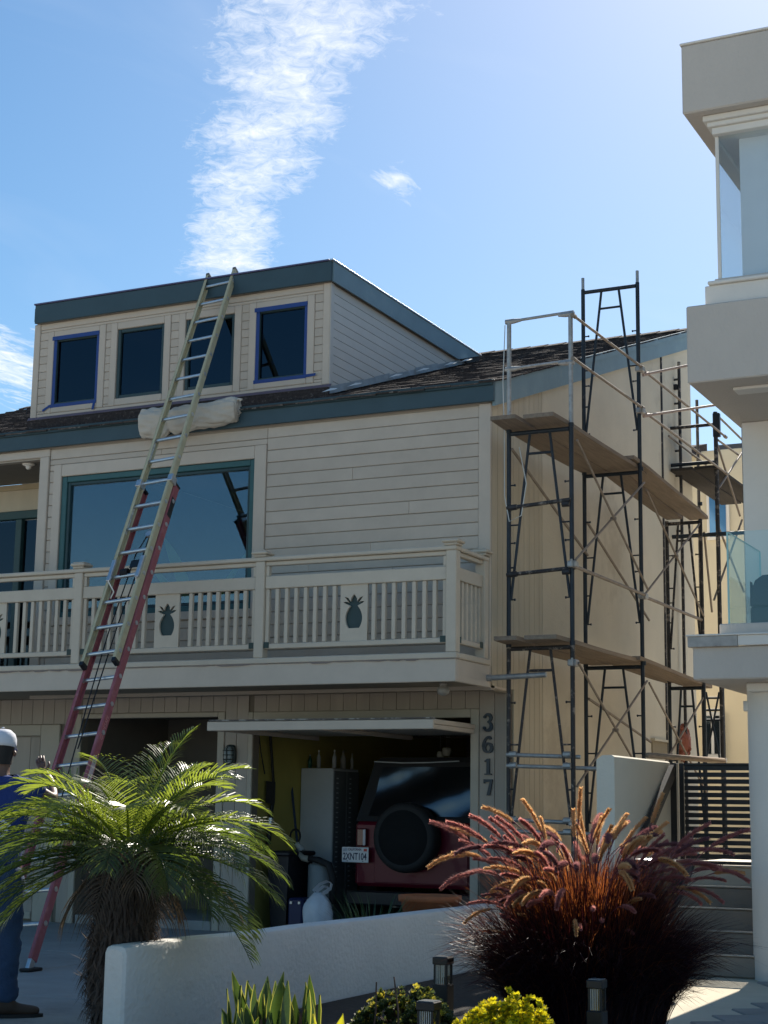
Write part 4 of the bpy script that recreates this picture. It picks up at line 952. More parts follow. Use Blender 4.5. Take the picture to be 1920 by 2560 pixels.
    # screw jacks and sole plates
    for x, y in ((XL_, Y1), (XR_, Y1), (XL_, Y2), (XR_-.01, Y2), (-5.37, Y3), (-4.97, Y3)): bx('sole_plate', PLANK, sc, x-.1, x+.1, y-.1, y+.1, .862, .872, c=.002)
    # thin cable hanging on the first post
    pts = [(XL_-.03, Y1-.03, 5.96), (XL_-.05, Y1-.03, 5.4), (XL_-.035, Y1-.03, 4.9), (XL_-.03, Y1-.035, 4.3), (XL_+.02, Y1-.04, 4.05), (XL_+.14, Y1-.04, 4.1), (XL_+.19, Y1-.04, 4.4), (XL_+.12, Y1-.04, 4.75)]
    MB().tube(pts, .005, 5).build('cable', mat('white_cable', (0.6, 0.62, 0.6), 0.5), sc)
    # pole lying along the gate head
    # planks, each a loose thing
    def plank(x0, x1, y0, y1, z, lab, m_=PLANK, tilt=0.0, w=.038):
        mb = MB(); cx, cy = (x0+x1)/2, (y0+y1)/2; L = y1-y0; wd = x1-x0; rng = random.Random(int(cx*1000+cy*77))
        n = 6; sag = .012
        for i in range(n+1):
            t = i/n; y = -L/2+L*t; zz = tilt*(t-.5)-sag*sin(pi*t); wv = wd/2-(.02 if i in (0, n) else 0)
            for (a, b) in ((-wv, 0), (wv, 0), (wv, w), (-wv, w)): mb.v.append(Vector((a, y, zz+b)))
        for i in range(n):
            for k in range(4): mb.f.append((i*4+k, i*4+(k+1) % 4, i*4+4+(k+1) % 4, i*4+4+k))
        mb.f += [(3, 2, 1, 0), (n*4, n*4+1, n*4+2, n*4+3)]
        o = put('scaffold_plank', mb.mesh('scaffold_plank', m_), None, (cx, cy, z)); tag(o, lab, 'plank', 'planks laid on the scaffold')
    plank(-5.67, -5.385, 13.55, 16.30, 4.94, 'brown wooden plank on upper scaffold lift, wall side, beside the house corner')
    plank(-5.375, -5.04, 13.62, 16.45, 4.945, 'brown wooden plank on upper scaffold lift, outer side, ending by the guard rail')
    plank(-5.50, -5.27, 15.75, 18.6, 4.915, 'wooden plank on upper scaffold lift, wall side, behind the tallest frame', tilt=-.16)
    plank(-5.26, -5.00, 15.9, 18.75, 4.92, 'wooden plank on upper scaffold lift, outer side, behind the tallest frame', tilt=-.16)
    plank(-5.66, -5.40, 13.62, 16.3, 2.91, 'weathered plank on lower scaffold lift, wall side, level with the balcony deck')
    plank(-5.39, -5.04, 13.68, 16.35, 2.915, 'weathered plank on lower scaffold lift, outer side, level with the balcony deck')
    plank(-5.52, -5.28, 15.7, 18.5, 2.935, 'wooden plank on lower scaffold lift overlapping the first, wall side', tilt=-.09)
    plank(-5.26, -4.98, 15.95, 18.7, 2.88, 'wooden plank on lower scaffold lift overlapping the first, outer side', tilt=-.09)
    # timber pole lying across the yard wall and gate
    a, b = onY(1618, 1888, 14.6), onY(1810, 1902, 15.6)
    tag(MB().tube([a, b], .026, 10).build('timber_pole', PLANK, None, True), 'round timber pole lying level above the yard wall and gate', 'pole')
scaffold()

def back_scaffold():
    sc = thing('back_scaffold', (-5.1, 20.6, .87), 'second scaffold tower with ladder frames at the rear corner of the house', 'scaffold')
    def tb(name, p, q, r, m_, n=8): sm(MB().tube([p, q], r, n).build(name, m_, sc), .9)
    Y = 20.2
    P = lambda x, y, yy=Y: onY(x, y, yy)
    # ladder frame seen above the first tower
    l0, l1, r0, r1 = P(1622, 905), P(1632, 1500), P(1697, 905), P(1712, 1500)
    tb('post', (l0.x, Y, l0.z), (l0.x, Y, .87), .021, SCAFR); tb('post', (r0.x, Y, r0.z), (r0.x, Y, .87), .021, SCAFR)
    for y in (952, 1012, 1072, 1130, 1192, 1260, 1330): z = P(1660, y).z; tb('rung', (l0.x, Y, z), (r0.x, Y, z), .015, SCAFR)
    z = P(1660, 970).z; bx('toe_bracket', BLACK, sc, l0.x+.02, r0.x-.02, Y-.03, Y+.03, z-.04, z+.03)
    c = P(1650, 870, 19.6); tb('post', (c.x, 19.6, c.z), (c.x, 19.6, .87), .024, SCAFR)
    d = P(1742, 1000, 21.6); tb('post', (d.x, 21.6, d.z), (d.x, 21.6, .87), .022, SCAFR)
    e = P(1788, 1030, 20.0); tb('post', (e.x, 20.0, e.z), (e.x, 20.0, .87), .028, SCAFR); bx('jack_frame', BLACK, sc, e.x-.03, e.x+.06, 19.97, 20.03, e.z-.33, e.z-.02)
    f = P(1858, 1100, 21.0); tb('post', (f.x, 21.0, f.z+.4), (f.x, 21.0, .87), .022, SCAFR)
    z = P(1740, 1065, 20.0).z; tb('ledger', (c.x-.05, 20.0, z), (e.x, 20.0, z), .022, SCAFR)
    z = P(1720, 1160, 20.0).z; tb('ledger', (c.x, 20.0, z), (e.x, 20.0, z), .024, SCAF)
    z2 = P(1800, 1218, 21.3).z; tb('ledger', (c.x+.3, 21.3, z2), (f.x+.3, 21.3, z2), .024, SCAFR)
    z3 = P(1800, 1335, 20.0).z; tb('ledger', (c.x-.1, 20.0, z3), (f.x+.3, 20.0, z3), .026, SCAF)
    z4 = P(1700, 1430, 20.0).z
    rng = [((1672, 1090, 19.7), (1765, 1162, 21.2)), ((1795, 1040, 20.0), (1856, 1100, 21.2)), ((1795, 1100, 20.0), (1850, 1140, 21.2)), ((1793, 1110, 20.0), (1850, 1290, 21.0)), ((1856, 1130, 21.2), (1797, 1220, 20.0)),
           ((1790, 1300, 20.0), (1860, 1480, 21.0)), ((1855, 1300, 21.0), (1785, 1500, 20.0)), ((1760, 1330, 20.0), (1780, 1530, 20.6)), ((1630, 1115, 19.6), (1560, 960, 18.3))]
    for a, b in rng[:-1]: tb('cross_brace', P(*a), P(*b), .014, BRACE)
    # lower frames glimpsed past the yard wall
    for x in (1758, 1806): a = P(x, 1720, 20.3); tb('post', (a.x, 20.3, a.z), (a.x, 20.3, .87), .024, SCAFR)
    tb('cross_brace', P(1765, 1730, 20.3), P(1800, 1900, 20.3), .013, SCAF); tb('cross_brace', P(1798, 1730, 20.3), P(1765, 1900, 20.3), .013, SCAF)
    for y in (1745, 1775, 1800): z = P(1780, y, 20.3).z; tb('rung', (P(1758, y, 20.3).x, 20.3, z), (P(1806, y, 20.3).x, 20.3, z), .014, SCAF)
    # dark platform boards
    zb = P(1720, 1168, 20.0).z
    for k in range(2):
        o = bx('scaffold_plank', PLANKD, None, c.x+.02+k*.31, c.x+.31+k*.31, 19.9, 22.4, zb-.06, zb-.02, c=.004)
        tag(o, ('dark stained platform board on the rear scaffold, wall side', 'dark stained platform board on the rear scaffold, outer side')[k], 'plank', 'planks laid on the scaffold')
    # terracotta ornament on the wall
    p = onX(1706, 1858, XR+.02)
    orn = thing('wall_ornament', (XR+.01, p.y, p.z), 'round terracotta face plaque on the cream side wall', 'ornament')
    TC = mat('terracotta', (0.33, 0.10, 0.055), 0.8, 0.25, 14, 0.6, 40)
    Mx = Matrix.Translation((XR+.01, p.y, p.z)) @ Matrix.Rotation(pi/2, 4, 'Y')
    MB().lathe([(.20, 0), (.19, .03), (.15, .07), (.08, .10), (.01, .11)], 24, Mx).build('face', TC, orn, True)
    mb = MB()
    for k in range(14):
        a = 2*pi*k/14; r0, r1 = .17, .24
        mb.tube([Mx @ Vector((r0*cos(a), r0*sin(a), .035)), Mx @ Vector((r1*cos(a+.15), r1*sin(a+.15), .03))], [.04, .025], 7)
    mb.build('mane', TC, orn, True)
    for (u, v, r) in ((-.05, .06, .022), (-.05, -.06, .022), (.07, 0, .045), (0.01, 0, .03)): MB().lathe([(r, 0), (r*.7, r*.6), (.004, r*.9)], 10, Mx @ Matrix.Translation((u, v, .085))).build('feature', TC, orn, True)
back_scaffold()

# ------------------------------------------------------------------ ladder
def ladder():
    Er, El = onY(505, 1012, 13.80), onY(425, 1019, 13.80)
    Fr = onZ(76, 2430, .118)
    ax = (Er-Fr).normalized()                       # along the ladder
    wv = (Er-El); wv = (wv-ax*wv.dot(ax)); half = wv.length/2; wv.normalize()
    nv = ax.cross(wv).normalized()
    if nv.y > 0: nv = -nv                            # nv faces the street
    O = Fr - wv*half                                 # foot centre line
    Lt = (Er-Fr).length
    s_top = Lt*1.225                                 # top of the fly
    def sof(y):                                      # arc length at which the right rail crosses an image row
        best = min((abs((lambda v: 1280-FPX*v.dot(CU)/v.dot(_f))(Fr+ax*(i*.01)-CPOS)-y), i*.01) for i in range(0, 1100)); return best[1]
    s_top = sof(690); s_fly0 = sof(1668); s_base1 = sof(1212)
    ld = thing('extension_ladder', O, 'long extension ladder with yellow fly and red base leaning on the roof edge', 'ladder')
    YEL = mat('yellow_fibreglass', (0.55, 0.48, 0.30), 0.55, 0.16, 7, 0.15, 60, stain=((0.30, 0.22, 0.10), 9, 0.62, 0.6))
    RED = mat('red_fibreglass', (0.36, 0.105, 0.115), 0.55, 0.14, 7, 0.15, 60, stain=((0.45, 0.19, 0.19), 7, 0.55, 0.6))
    CAPM = BLACK
    def L(a, s, n): return O+wv*a+ax*s+nv*n          # ladder space
    def lbox(name, m_, a0, a1, s0, s1, n0, n1, parent=ld, c=.003, label=None):
        M_ = Matrix((wv, ax, nv)).transposed().to_4x4(); M_.translation = O
        o = MB().box(a0, a1, s0, s1, n0, n1, c, M_).build(name, m_, parent)
        if label: o['label'] = label
        return o
    def rails(hw, s0, s1, n0, n1, m_, lab):
        out = []
        for sg in (-1, 1):
            w = lbox('rail', m_, min(sg*hw, sg*(hw-.008)), max(sg*hw, sg*(hw-.008)), s0, s1, n0, n1, label=lab)
            for (na, nb_) in ((n0, n0+.006), (n1-.006, n1)):
                lbox('flange', m_, min(sg*(hw-.009), sg*(hw-.034)), max(sg*(hw-.009), sg*(hw-.034)), s0, s1, na, nb_, w, .002)
            out.append(w)
        return out
    def rungs(hw, s0, s1, nc, par, first):
        s = first
        while s < s1-.08:
            r = MB(); M_ = Matrix((wv, ax, nv)).transposed().to_4x4(); M_.translation = O+ax*s+nv*nc
            prof = [(.018*cos(t), .015*sin(t)) for t in [2*pi*k/10 for k in range(10)]]
            r.prism(prof, lambda p, t: M_ @ Vector((t, p[0]*1.0, p[1])), -hw+.009, hw-.009); o = r.build('rung', ALU, ld)
            for sg in (-1, 1):
                MB().tube([L(sg*(hw-.012), s, nc), L(sg*(hw+.006), s, nc)], .022, 10).build('rung_boss', ALU, o)
            s += .305
    fb = half
    b = rails(fb, .10, s_base1, -.045, .038, RED, 'red fibreglass rail')
    def rowof(P): v = P-CPOS; return 1280-FPX*v.dot(CU)/v.dot(_f)
    s_mid = s_fly0+.12+.305*5; yt = rowof(L(0, s_mid, .09)); s_b = min((abs(rowof(L(0, s_mid+q*.004, -.004))-yt), s_mid+q*.004) for q in range(-60, 60))[1]
    first = s_b % .305; first += .305 if first < .2 else 0
    rungs(fb, .1, s_base1, -.004, ld, first)
    ff = half-.012
    f = rails(ff, s_fly0, s_top, .050, .125, YEL, 'yellow fibreglass rail')
    rungs(ff, s_fly0, s_top, .09, ld, s_fly0+.12)
    for sg in (-1, 1):
        lbox('end_cap', CAPM, min(sg*(ff+.003), sg*(ff-.036)), max(sg*(ff+.003), sg*(ff-.036)), s_fly0-.025, s_fly0+.02, .046, .129)
        lbox('end_cap', mat('grey_cap', (0.12, 0.11, 0.10), 0.6), min(sg*(ff+.003), sg*(ff-.036)), max(sg*(ff+.003), sg*(ff-.036)), s_top-.015, s_top+.02, .046, .129)
        lbox('guide_bracket', ALU, min(sg*(fb+.010), sg*(fb-.045)), max(sg*(fb+.010), sg*(fb-.045)), s_base1-.05, s_base1+.035, .040, .135)
        lbox('end_cap', CAPM, min(sg*(fb+.003), sg*(fb-.036)), max(sg*(fb+.003), sg*(fb-.036)), s_base1-.02, s_base1+.01, -.05, .039)
        # rung lock
        s_ = s_fly0+1.05
        lbox('rung_lock', ALU, min(sg*(ff-.01), sg*(ff-.05)), max(sg*(ff-.01), sg*(ff-.05)), s_-.10, s_+.16, .126, .150)
        MB().tube([L(sg*(ff-.03), s_-.1, .14), L(sg*(ff-.06), s_-.16, .05), L(sg*(ff-.03), s_-.22, .03)], .009, 6).build('lock_hook', ALU, ld)
        # pivoting foot
        ft = lbox('shoe', ALU, min(sg*(fb-.004), sg*(fb-.04)), max(sg*(fb-.004), sg*(fb-.04)), .0, .18, -.03, .03)
        cz = Fr - (0 if sg == 1 else 1)*wv*2*half
        MB().box(cz.x-.05, cz.x+.05, cz.y-.08, cz.y+.09, gz(cz.y)+.016, gz(cz.y)+.04, .006).build('foot_pad', RUBBER, ld)
    # labels on the rails
    lbox('sticker', mat('sticker_white', (0.6, 0.62, 0.6), 0.4, 0.5, 40), -ff-.0005, -ff-.0015, s_fly0+1.75, s_fly0+2.05, .06, .115, f[0], 0)
    lbox('sticker', MATS['sticker_white'], -ff+.0085, -ff+.0095, s_fly0+1.6, s_fly0+1.98, .06, .115, f[0], 0)
    lbox('sticker', MATS['sticker_white'], -ff+.0085, -ff+.0095, s_fly0+2.6, s_fly0+2.85, .06, .115, f[0], 0)
    lbox('sticker', BLACK, fb+.0005, fb+.0015, s_base1-.42, s_base1-.18, -.04, .03, b[1], 0)
    lbox('sticker', mat('sticker_red_white', (0.65, 0.5, 0.48), 0.5, 0.3, 30), fb+.0005, fb+.0015, 1.75, 2.0, -.03, .025, b[1], 0)
    # rail lettering
    me = text_mesh('GLIDESAFE', .052, .0006); me.materials.append(mat('ladder_lettering', (0.70, 0.30, 0.28), 0.5))
    M_ = Matrix((ax, nv, wv)).transposed().to_4x4(); M_.translation = O+wv*(fb+.001)+ax*(sof(1818))+nv*(-.004); me.transform(M_)
    put('lettering', me, b[1])
    # rope and pulley
    RP = mat('black_rope', (0.015, 0.015, 0.018), 0.8)
    s1 = sof(1335); 
    MB().tube([L(.07, s1, .05), L(-.02, s_fly0+1.35, .03), L(-.06, s_fly0+.4, .02), L(-.02, s_fly0-.4, .05), L(.05, .9, .06)], .006, 6).build('rope', RP, ld)
    MB().tube([L(.09, s1, .05), L(.06, s_fly0+1.2, .03), L(.02, s_fly0+.5, .025), L(.03, s_fly0-.9, .055)], .006, 6).build('rope', RP, ld)
    MB().tube([L(.08, s1-.03, .03), L(.08, s1-.03, .07)], .035, 12).build('pulley', ALU, ld)
    ss = sof(1440)
    mb = MB()
    for k in range(4): 
        cc = L(-.06+.02*k, ss, .09); mb.tube([cc+(wv*0+ax*cos(t)+nv*sin(t))*.036 for t in [2*pi*i/10 for i in range(11)]], .010, 6, False)
    mb.build('rope_coil', RP, ld)
    lbox('hang_tag', BLACK, .03, .13, ss+.02, ss+.11, .125, .13, ld, 0)
    return O, ax, wv, nv, half
LAD = ladder()

def drop_cloth():
    # a rolled canvas tarp slung over the roof edge beneath the ladder
    a, b = onY(352, 1055, 13.84), onY(590, 1020, 13.84)
    CL = mat('canvas_cloth', (0.56, 0.50, 0.42), 0.9, 0.1, 5, 0.5, 70, stain=((0.10, 0.13, 0.14), 7, 0.68, 0.8))
    from mathutils import noise as MN
    mb = MB(); ns, nr = 110, 56
    for i in range(ns+1):
        t = i/ns; c = a.lerp(b, t)+Vector((0, 0, -.015*sin(pi*t)+.01)); c.y = 13.865
        R = .105*(1.10-.12*t)*(1+.05*sin(t*8+.5)); R *= (.82 if i == 0 else .93 if i == 1 else 1) if i < 2 else (.9 if i > ns-2 else 1)
        pinch = 1-.30*math.exp(-((t-.30)/.035)**2)                   # tied near the left end
        for k in range(nr):
            th = 2*pi*k/nr; d = Vector((0, -cos(th), sin(th)))
            q = Vector((t*5.0, cos(th)*1.4, sin(th)*1.4)); w1 = MN.noise(Vector((t*2.6, th*1.6, 3.1))); w2 = MN.noise(Vector((t*13+sin(th)*1.5, th*3.2, 7.7))); w3 = 1-abs(MN.noise(Vector((t*5+th*1.1, th*3.4, 1.2))))*2
            rr = R*pinch*(1+.15*w1+.15*w2+.11*w3)
            flat = .72; sag = max(0, -sin(th))*(.05+.035*MN.noise(Vector((t*4, 2.2, 0))))*(1.25 if t < .3 else .8)
            mb.v.append(c+Vector((.012*w2, d.y*rr*flat, d.z*rr-sag)))
    for i in range(ns):
        for k in range(nr): mb.f.append((i*nr+k, i*nr+(k+1) % nr, (i+1)*nr+(k+1) % nr, (i+1)*nr+k))
    mb.f.append(tuple(reversed(range(nr)))); mb.f.append(tuple(ns*nr+k for k in range(nr)))
    o = mb.build('drop_cloth', CL, None, True); tag(o, 'cream canvas drop cloth rolled over the roof edge under the ladder', 'cloth')
    mb = MB(); pts = []
    for k in range(46):
        th = k*.5; r = .012+.0019*k
        pts.append(Vector((b.x+.006+.004*sin(k), 13.865-cos(th)*r*.72, b.z+.01+sin(th)*r)))
    mb.tube(pts, .0075, 5); mb.build('cloth_edge', CL, o, True)
    tc = a.lerp(b, .30); mb = MB(); mb.tube([tc+Vector((.006*sin(th*3), .065-.0-cos(th)*.062, .01+sin(th)*.085-.01)) for th in [2*pi*k/18 for k in range(19)]], .006, 5, False); mb.build('tie_cord', CL, o)
    mb = MB(); p = b+Vector((.0, -.0, .06)); mb.tube([p+Vector((-.05, .01, .02)), p+Vector((.03, 0, .03)), p+Vector((.07, -.01, .02)), p+Vector((.05, -.015, .0))], [.018, .014, .012, .006], 7); mb.build('cloth_corner', CL, o, True)
    # smears of paint on the canvas
    mb = MB()
    for (u, th, l) in ((.62, 2.6, .06), (.66, 3.0, .03), (.71, 2.75, .025), (.58, 3.25, .02), (.50, 2.9, .03), (.40, 3.0, .025)):
        pass
drop_cloth()

def lamps():
    # bulkhead lamp on the garage pier
    c = onY(577, 1888, YG-.02); lp = thing('bulkhead_lamp', (c.x, YG-.015, c.z), 'oval dark caged bulkhead lamp on the pier beside the garage', 'lamp')
    BR = mat('lamp_green_black', (0.02, 0.032, 0.03), 0.5, 0.2, 12)
    def oval(rx, rz, y, n=24): return [(c.x+rx*(abs(cos(t))**.75)*(1 if cos(t) > 0 else -1), y, c.z+rz*(abs(sin(t))**.75)*(1 if sin(t) > 0 else -1)) for t in [2*pi*k/n for k in range(n)]]
    def loft(name, rings, m_):
        mb = MB(); n = len(rings[0])
        for r in rings: mb.v += [Vector(p) for p in r]
        for i in range(len(rings)-1):
            for k in range(n): mb.f.append((i*n+k, i*n+(k+1) % n, (i+1)*n+(k+1) % n, (i+1)*n+k))
        mb.f += [tuple(range(n)), tuple((len(rings)-1)*n+k for k in range(n))]
        mb.build(name, m_, lp, True)
    loft('base', [oval(.066, .108, YG-.016), oval(.066, .108, YG-.045), oval(.058, .10, YG-.05)], BR)
    loft('lens', [oval(.05, .09, YG-.051), oval(.048, .086, YG-.08), oval(.03, .06, YG-.095)], mat('frosted_lens', (0.22, 0.27, 0.28), 0.25, 0.1, 6))
    for rz in (-.045, 0, .045): MB().tube([(c.x-.054, YG-.05, c.z+rz), (c.x-.045, YG-.095, c.z+rz), (c.x, YG-.108, c.z+rz), (c.x+.045, YG-.095, c.z+rz), (c.x+.054, YG-.05, c.z+rz)], .006, 6).build('cage_bar', BR, lp)
    MB().tube([(c.x, YG-.05, c.z-.10), (c.x, YG-.105, c.z-.06), (c.x, YG-.112, c.z+.06), (c.x, YG-.05, c.z+.10)], .006, 6).build('cage_bar', BR, lp)
    # globe under the deck
    g = onY(1108, 1716, 13.55); g.z = 2.5
    o = MB().lathe([(.03, 2.534), (.035, 2.515), (.028, 2.508), (.05, 2.49), (.058, 2.465), (.05, 2.435), (.025, 2.418), (.004, 2.414)], 18, Matrix.Translation((g.x, 13.55, 0))).build('globe_lamp', mat('globe_glass', (0.30, 0.28, 0.25), 0.3), None, True)
    tag(o, 'small round globe lamp under the balcony deck', 'lamp')
    p = onZ(61, 1157, 5.12)
    o = MB().lathe([(.07, 5.121), (.072, 5.112), (.05, 5.10), (.03, 5.095), (.03, 5.075), (.018, 5.06), (.004, 5.058)], 18, Matrix.Translation((p.x, max(p.y, 14.15), 0))).build('ceiling_lamp', NWHITE, None, True)
    tag(o, 'small white lamp holder on the alcove ceiling', 'lamp')
lamps()
# ------------------------------------------------------------------ garage contents
def garage_things():
    fz = gz(14.5)+.013
    # jeep-like off-roader, rear towards the street
    jx, jy = -7.10, 15.25
    j = thing('off_roader', (jx, 16.6, fz), 'red off-road vehicle with black soft top and spare wheel in the garage', 'car')
    RED = mat('car_red', (0.13, 0.004, 0.018), 0.42, 0.06, 5, coat=0.15, spec=0.3)
    SOFT = mat('soft_top_black', (0.012, 0.012, 0.014), 0.8, 0.2, 8, 0.3, 60)
    bx('body', RED, j, jx-.76, jx+.76, jy, 18.2, .62, 1.27, c=.035)
    bx('tailgate', RED, j, jx-.52, jx+.52, jy-.014, jy-.001, .66, 1.24, c=.006)
    bx('bonnet', RED, j, jx-.58, jx+.58, 17.6, 18.8, .8, 1.22, c=.05)
    bx('bumper', BLACK, j, jx-.78, jx+.78, jy-.14, jy-.02, .44, .58, c=.015)
    # soft top, sides sloping in
    zt = 1.93
    mb = MB(); b0 = [(jx-.75, jy+.01), (jx+.75, jy+.01), (jx+.72, 17.4), (jx-.72, 17.4)]; t0 = [(jx-.62, jy+.16), (jx+.62, jy+.16), (jx+.62, 17.1), (jx-.62, 17.1)]
    mb.add([(x, y, 1.272) for x, y in b0]+[(x, y, zt-.05) for x, y in t0]+[(jx+(x-jx)*.9, y+(.04 if y < 16 else -.04), zt) for x, y in t0], [(0, 1, 5, 4), (1, 2, 6, 5), (2, 3, 7, 6), (3, 0, 4, 7), (4, 5, 9, 8), (5, 6, 10, 9), (6, 7, 11, 10), (7, 4, 8, 11), (8, 9, 10, 11)])
    st = mb.build('soft_top', SOFT, j)
    # vinyl rear window lying on the sloping back, wrinkled
    mb = MB(); n = 14; rng = random.Random(4)
    for i in range(n+1):
        for k in range(n+1):
            u, v = i/n, k/n; z = 1.33+.50*v; yy = jy+.01+.15*(z-1.272)/(zt-.05-1.272)-.012
            hw = .60-.10*v
            yy += -.016*sin(u*5-v*6+.6)-.006*sin(u*17+v*4)*v
            mb.v.append(Vector((jx-hw+2*hw*u, yy-.012, z)))
    for i in range(n):
        for k in range(n): mb.f.append((i*(n+1)+k, (i+1)*(n+1)+k, (i+1)*(n+1)+k+1, i*(n+1)+k+1))
    mb.build('vinyl_window', PLASTIC, st, True)
    MB().tube([(jx-.62, jy+.145, zt-.045), (jx-.3, jy+.142, zt-.058), (jx, jy+.142, zt-.055), (jx+.35, jy+.142, zt-.04)], .006, 6).build('edge_piping', mat('piping_pale', (0.45, 0.47, 0.48), 0.5), st)
    # spare wheel with cover
    c = onY(1010, 2094, 15.05); M_ = Matrix.Translation((c.x, jy-.02, c.z)) @ Matrix.Rotation(pi/2, 4, 'X')
    sp = MB().lathe([(.29, .0), (.335, .02), (.35, .06), (.35, .15), (.335, .195), (.30, .215), (.285, .212)], 36, M_).build('spare_wheel', RUBBER, j, True, label='black spare wheel in a soft cover on the tailgate')
    MB().lathe([(.284, .20), (.27, .214), (.15, .222), (.01, .226)], 36, M_).build('wheel_cover', mat('vinyl_cover_black', (0.008, 0.009, 0.010), 0.8, 0.2, 5, 0.4, 14, spec=0.2), sp, True)
    for s in (-1, 1):
        lt = bx('tail_light', mat('tail_lens', (0.10, 0.012, 0.018), 0.2, 0.1, coat=0.5), j, jx+s*.66-.055, jx+s*.66+.055, jy-.045, jy-.002, 1.02, 1.20, c=.012)
        bx('reverse_lens', mat('reverse_lens', (0.42, 0.42, 0.48), 0.2), lt, jx+s*.66+.02, jx+s*.66+.05, jy-.05, jy-.0455, 1.03, 1.19, c=.004)
        bx('rear_fender', SOFT, j, jx+s*.84-.09, jx+s*.84+.09, jy+.25, 16.5, .74, .80, c=.03)
        for y in (15.95, 18.1):
            MW = Matrix.Translation((jx+s*.78, y, fz+.355)) @ Matrix.Rotation(pi/2, 4, 'Y')
            w = MB().lathe([(.25, -.11), (.33, -.105), (.355, -.07), (.355, .07), (.33, .105), (.25, .11)], 28, MW).build('wheel', RUBBER, j, True)
            MB().lathe([(.24, -.08), (.20, -.03), (.20, .03), (.24, .08)], 20, MW).build('rim', GALV, w, True)
    bx('exhaust', GALV, j, jx-.3, jx-.24, jy-.05, jy+.5, .42, .47)
    # number plate
    pc = onY(885, 2137, 15.15)
    PW, PH = .305, .152
    pl = bx('number_plate', mat('plate_white', (0.66, 0.66, 0.66), 0.4, 0.08, 10, stain=((0.4, 0.4, 0.4), 12, 0.66, 0.4)), j, pc.x-PW/2, pc.x+PW/2, jy-.075, jy-.071, pc.z-PH/2, pc.z+PH/2, c=.001, label='white licence plate reading 2XNT104')
    bx('plate_bracket', BLACK, j, pc.x-.06, pc.x+.06, jy-.07, jy-.003, pc.z-.03, pc.z+.06)
    def plate_txt(t, size, dx, dz, m_, sx=1.0):
        me = text_mesh(t, size, .0005, 0.0, sx, size*.018); me.transform(Matrix.Translation((pc.x+dx, jy-.0762, pc.z+dz)) @ Matrix.Rotation(pi/2, 4, 'X')); me.materials.append(m_); put('lettering', me, pl)
    NV = mat('plate_navy', (0.01, 0.015, 0.06), 0.5)
    plate_txt('2XNT104', .098, -.004, -.02, NV, .68); plate_txt('CALIFORNIA', .034, -.005, .052, mat('plate_state', (0.10, 0.02, 0.06), 0.5), .80)
    bx('sticker', mat('plate_red', (0.6, 0.05, 0.03), 0.5), pl, pc.x+.098, pc.x+.135, jy-.0765, jy-.0755, pc.z+.036, pc.z+.062, c=0)
    bx('sticker', mat('plate_greyblue', (0.40, 0.42, 0.48), 0.5, 0.3, 60), pl, pc.x-.14, pc.x-.09, jy-.0765, jy-.0755, pc.z+.032, pc.z+.064, c=0)
    for s in (-1, 1): MB().tube([(pc.x+s*.09, jy-.078, pc.z-.063), (pc.x+s*.09, jy-.075, pc.z-.063)], .005, 8).build('screw', BLACK, pl)
    # lockers
    Yl = 15.75
    a, b = onY(742, 1920, Yl), onY(833, 1920, Yl)
    lk = thing('steel_locker', (b.x-.2, Yl, fz), 'pale grey steel locker with louvred doors against the yellow wall', 'locker')
    LG = mat('locker_grey', (0.50, 0.52, 0.54), 0.5, 0.08, 3, 0.05, 30); LD = mat('locker_door', (0.16, 0.17, 0.18), 0.5, 0.1, 5)
    zt = a.z
    yb = Yl
    while onX(895, 1920, b.x).y > yb: yb += .02
    yb = min(max(yb, Yl+.6), 17.0)
    bx('cabinet', LG, lk, max(a.x, -8.79), b.x, Yl, yb, fz, zt, c=.008)
    n = 2; w = (yb-Yl)/n
    for k in range(n):
        d = bx('door', LD, lk, b.x+.001, b.x+.012, Yl+k*w+.008, Yl+(k+1)*w-.008, fz+.06, zt-.03, c=.003)
        for q in range(26): bx('louvre', LG, d, b.x+.013, b.x+.019, Yl+k*w+.06, Yl+k*w+.10, fz+.25+q*.052, fz+.262+q*.052, c=.001)
    # bottles on the locker
    for i, (px, hgt, r, col, cap, lab) in enumerate(((775, .15, .022, (0.02, 0.09, 0.06), (0.4, 0.4, 0.4), 'green glass bottle at the end of the locker top'), (797, .20, .024, (0.35, 0.36, 0.36), (0.6, 0.6, 0.6), 'white tapered glue bottle on the locker top'),
            (836, .20, .024, (0.38, 0.39, 0.4), (0.6, 0.6, 0.6), 'tall white spray bottle standing on the locker corner'), (858, .20, .032, (0.28, 0.27, 0.25), (0.1, 0.1, 0.1), 'grey cylindrical can on the locker top'), (880, .18, .018, (0.4, 0.4, 0.38), (0.3, 0.3, 0.3), 'thin clear bottle with white top on the locker'))):
        p = onY(px, 1905, Yl+.12+.04*i) if px < 833 else onX(px, 1905, b.x-.05)
        x, y = min(p.x, b.x-.04), max(p.y, Yl+.05)
        bt = thing('bottle', (x, y, zt), lab, 'bottle')
        MB().lathe([(r, zt+.001), (r, zt+hgt*.6), (r*.4, zt+hgt*.78), (r*.35, zt+hgt*.9)], 12, Matrix.Translation((x, y, 0))).build('flask', mat('bottle%d' % i, col, 0.2, 0.1), bt, True)
        MB().lathe([(r*.45, zt+hgt*.9), (r*.3, zt+hgt)], 10, Matrix.Translation((x, y, 0))).build('cap', mat('cap%d' % i, cap, 0.4), bt)
    # long-handled tools on the yellow wall
    DK = mat('tool_dark', (0.018, 0.016, 0.015), 0.6, 0.2, 8)
    wx = -8.74
    def wallpt(px, py): p = onX(px, py, wx); return Vector((wx, min(max(p.y, 14.75), 20), p.z))
    s = thing('shovel', wallpt(682, 1840), 'dark long-handled shovel hung on the yellow garage wall', 'shovel')
